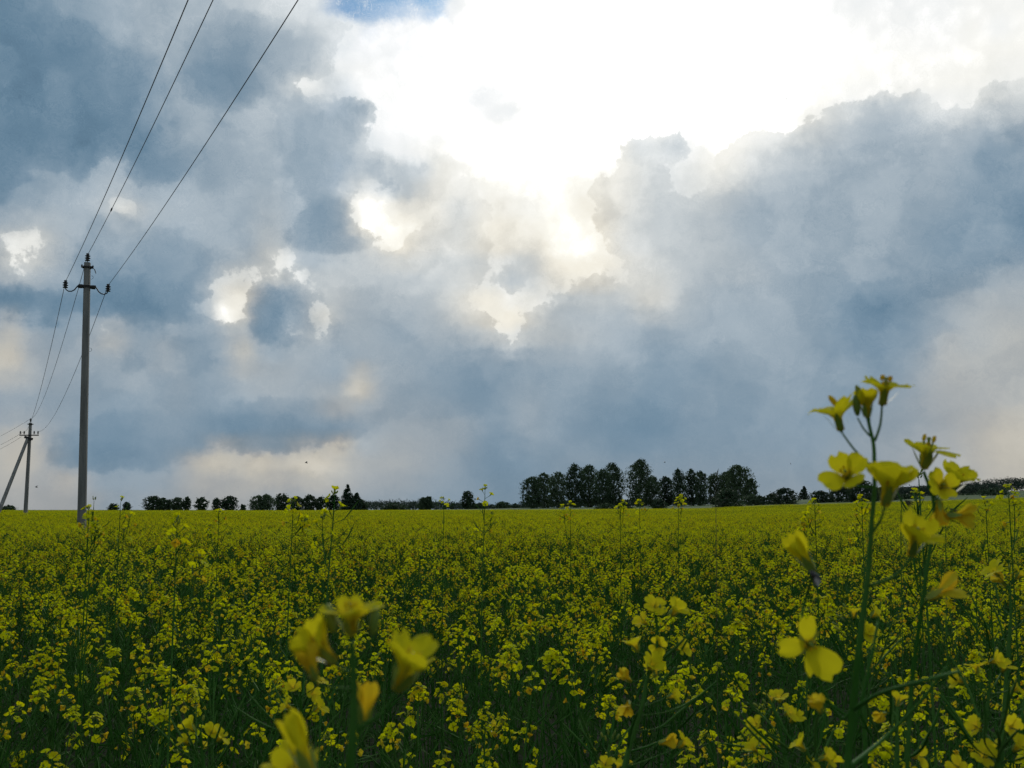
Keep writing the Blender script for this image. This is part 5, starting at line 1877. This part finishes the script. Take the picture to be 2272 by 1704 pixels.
tall_stalk(2238, 1077, 2.6, 'tall yellow head against the wooded hill at the right edge', (4, 0), 8, 2, 5, .02, 22)
tall_stalk(486, 1134, 4.0, 'yellow head touching the skyline under the domed tree', (-6, 0), 9, 2, 5, .04, 24)
tall_stalk(392, 1165, 1.9, 'flowering stalk in the crop right of the near pole', (-4, 0), 7, 2, 5, .04, 25)


# wild grass with drooping heads among the crop
def grass_stalk(px, py, d, label, drop=1, seed=0, bend=60):
    r = random.Random(seed)
    top = at(px, py, d)
    foot = at(px + bend * .5 * -drop, py + 200, d)
    root = empty('grass_stalk', (foot.x, foot.y, ground_z(foot.x, foot.y)))
    tl = top - root.location
    c = curve3([Vector((0, 0, 0)), Vector((tl.x * .1, tl.y * .1, tl.z * .6)), Vector((tl.x * .6, tl.y * .6, tl.z * .96)), tl], 6)
    mb = MB(); mb.tube(c, [.0007] * (len(c) - 5) + [.0004] * 5, 5); mb.build('stem', M_STEM, root)
    hd = MB()
    for i in range(22):
        p, dd = path_pt(c, 1 - i * .0036)
        e = (dd * .5 + jitter_dir(r) * .35 + Vector((drop * .25, 0, -.8))).normalized() * r.uniform(.006, .013)
        hd.tube([p, p + e * .5, p + e], [.0002, .0010, .0002], 4)
    hd.build('seed_head', M_GRASSHEAD, root)
    tag(root, label, 'grass', 'wild grass stalks in the crop')


grass_stalk(2010, 1110, 1.5, 'wild grass head behind the large near flower', 1, 5)
grass_stalk(2110, 1128, 1.8, 'arching wild grass between the right near plants and the hill', 1, 6)


# one upright dark blade tip against the pale birch
top = at(1594, 1040, 1.4)
root = empty('grass_stalk', (top.x, top.y, ground_z(top.x, top.y)))
a_, b_ = at(1588, 1066, 1.4) - root.location, top - root.location
c = [Vector((-.012, 0, 0)), Vector((-.011, 0, .6)), Vector((-.010, 0, 1.2))] + [a_.lerp(b_, i / 7) for i in range(8)]
mb = MB(); mb.tube(c, [.0004] * (len(c) - 7) + [.0002, .0002, .0005, .0009, .0008, .0005, .0001], 5); mb.build('stem', M_GRASSHEAD, root)
tag(root, 'single upright grass tip pointing above the pale birch at the grove end', 'grass')


# insects in the air
def insect(px, py, d, label, yawd, s=1.0):
    o = empty('flying_insect', at(px, py, d))
    b = MB(); b.tube([(-.004 * s, 0, 0), (-.002 * s, 0, .0004), (.001 * s, 0, .0002), (.004 * s, 0, -.0006)], [.0004 * s, .0012 * s, .0011 * s, .0002 * s], 6); b.build('body', M_INSECT, o)
    for q in (-1, 1):
        w = MB(); w.face([(-.0015 * s, 0, .001 * s), (-.002 * s, q * .005 * s, .003 * s), (.002 * s, q * .005 * s, .003 * s), (.001 * s, 0, .001 * s)]); w.build('wing', M_WING, o)
    o.rotation_euler = (.2, .15, yawd)
    tag(o, label, 'insect', 'insects flying over the field')


insect(680, 1027, 2.6, 'flying insect high over the long tree belt', .2, 1.0)
insect(81, 1081, 2.6, 'flying insect between the two poles', .1, .9)
insect(1475, 1026, 3.0, 'flying insect right above the tallest birch', .1, .7)
insect(1754, 1029, 3.2, 'tiny flying insect over the hedge right of the grove', .3, .5)
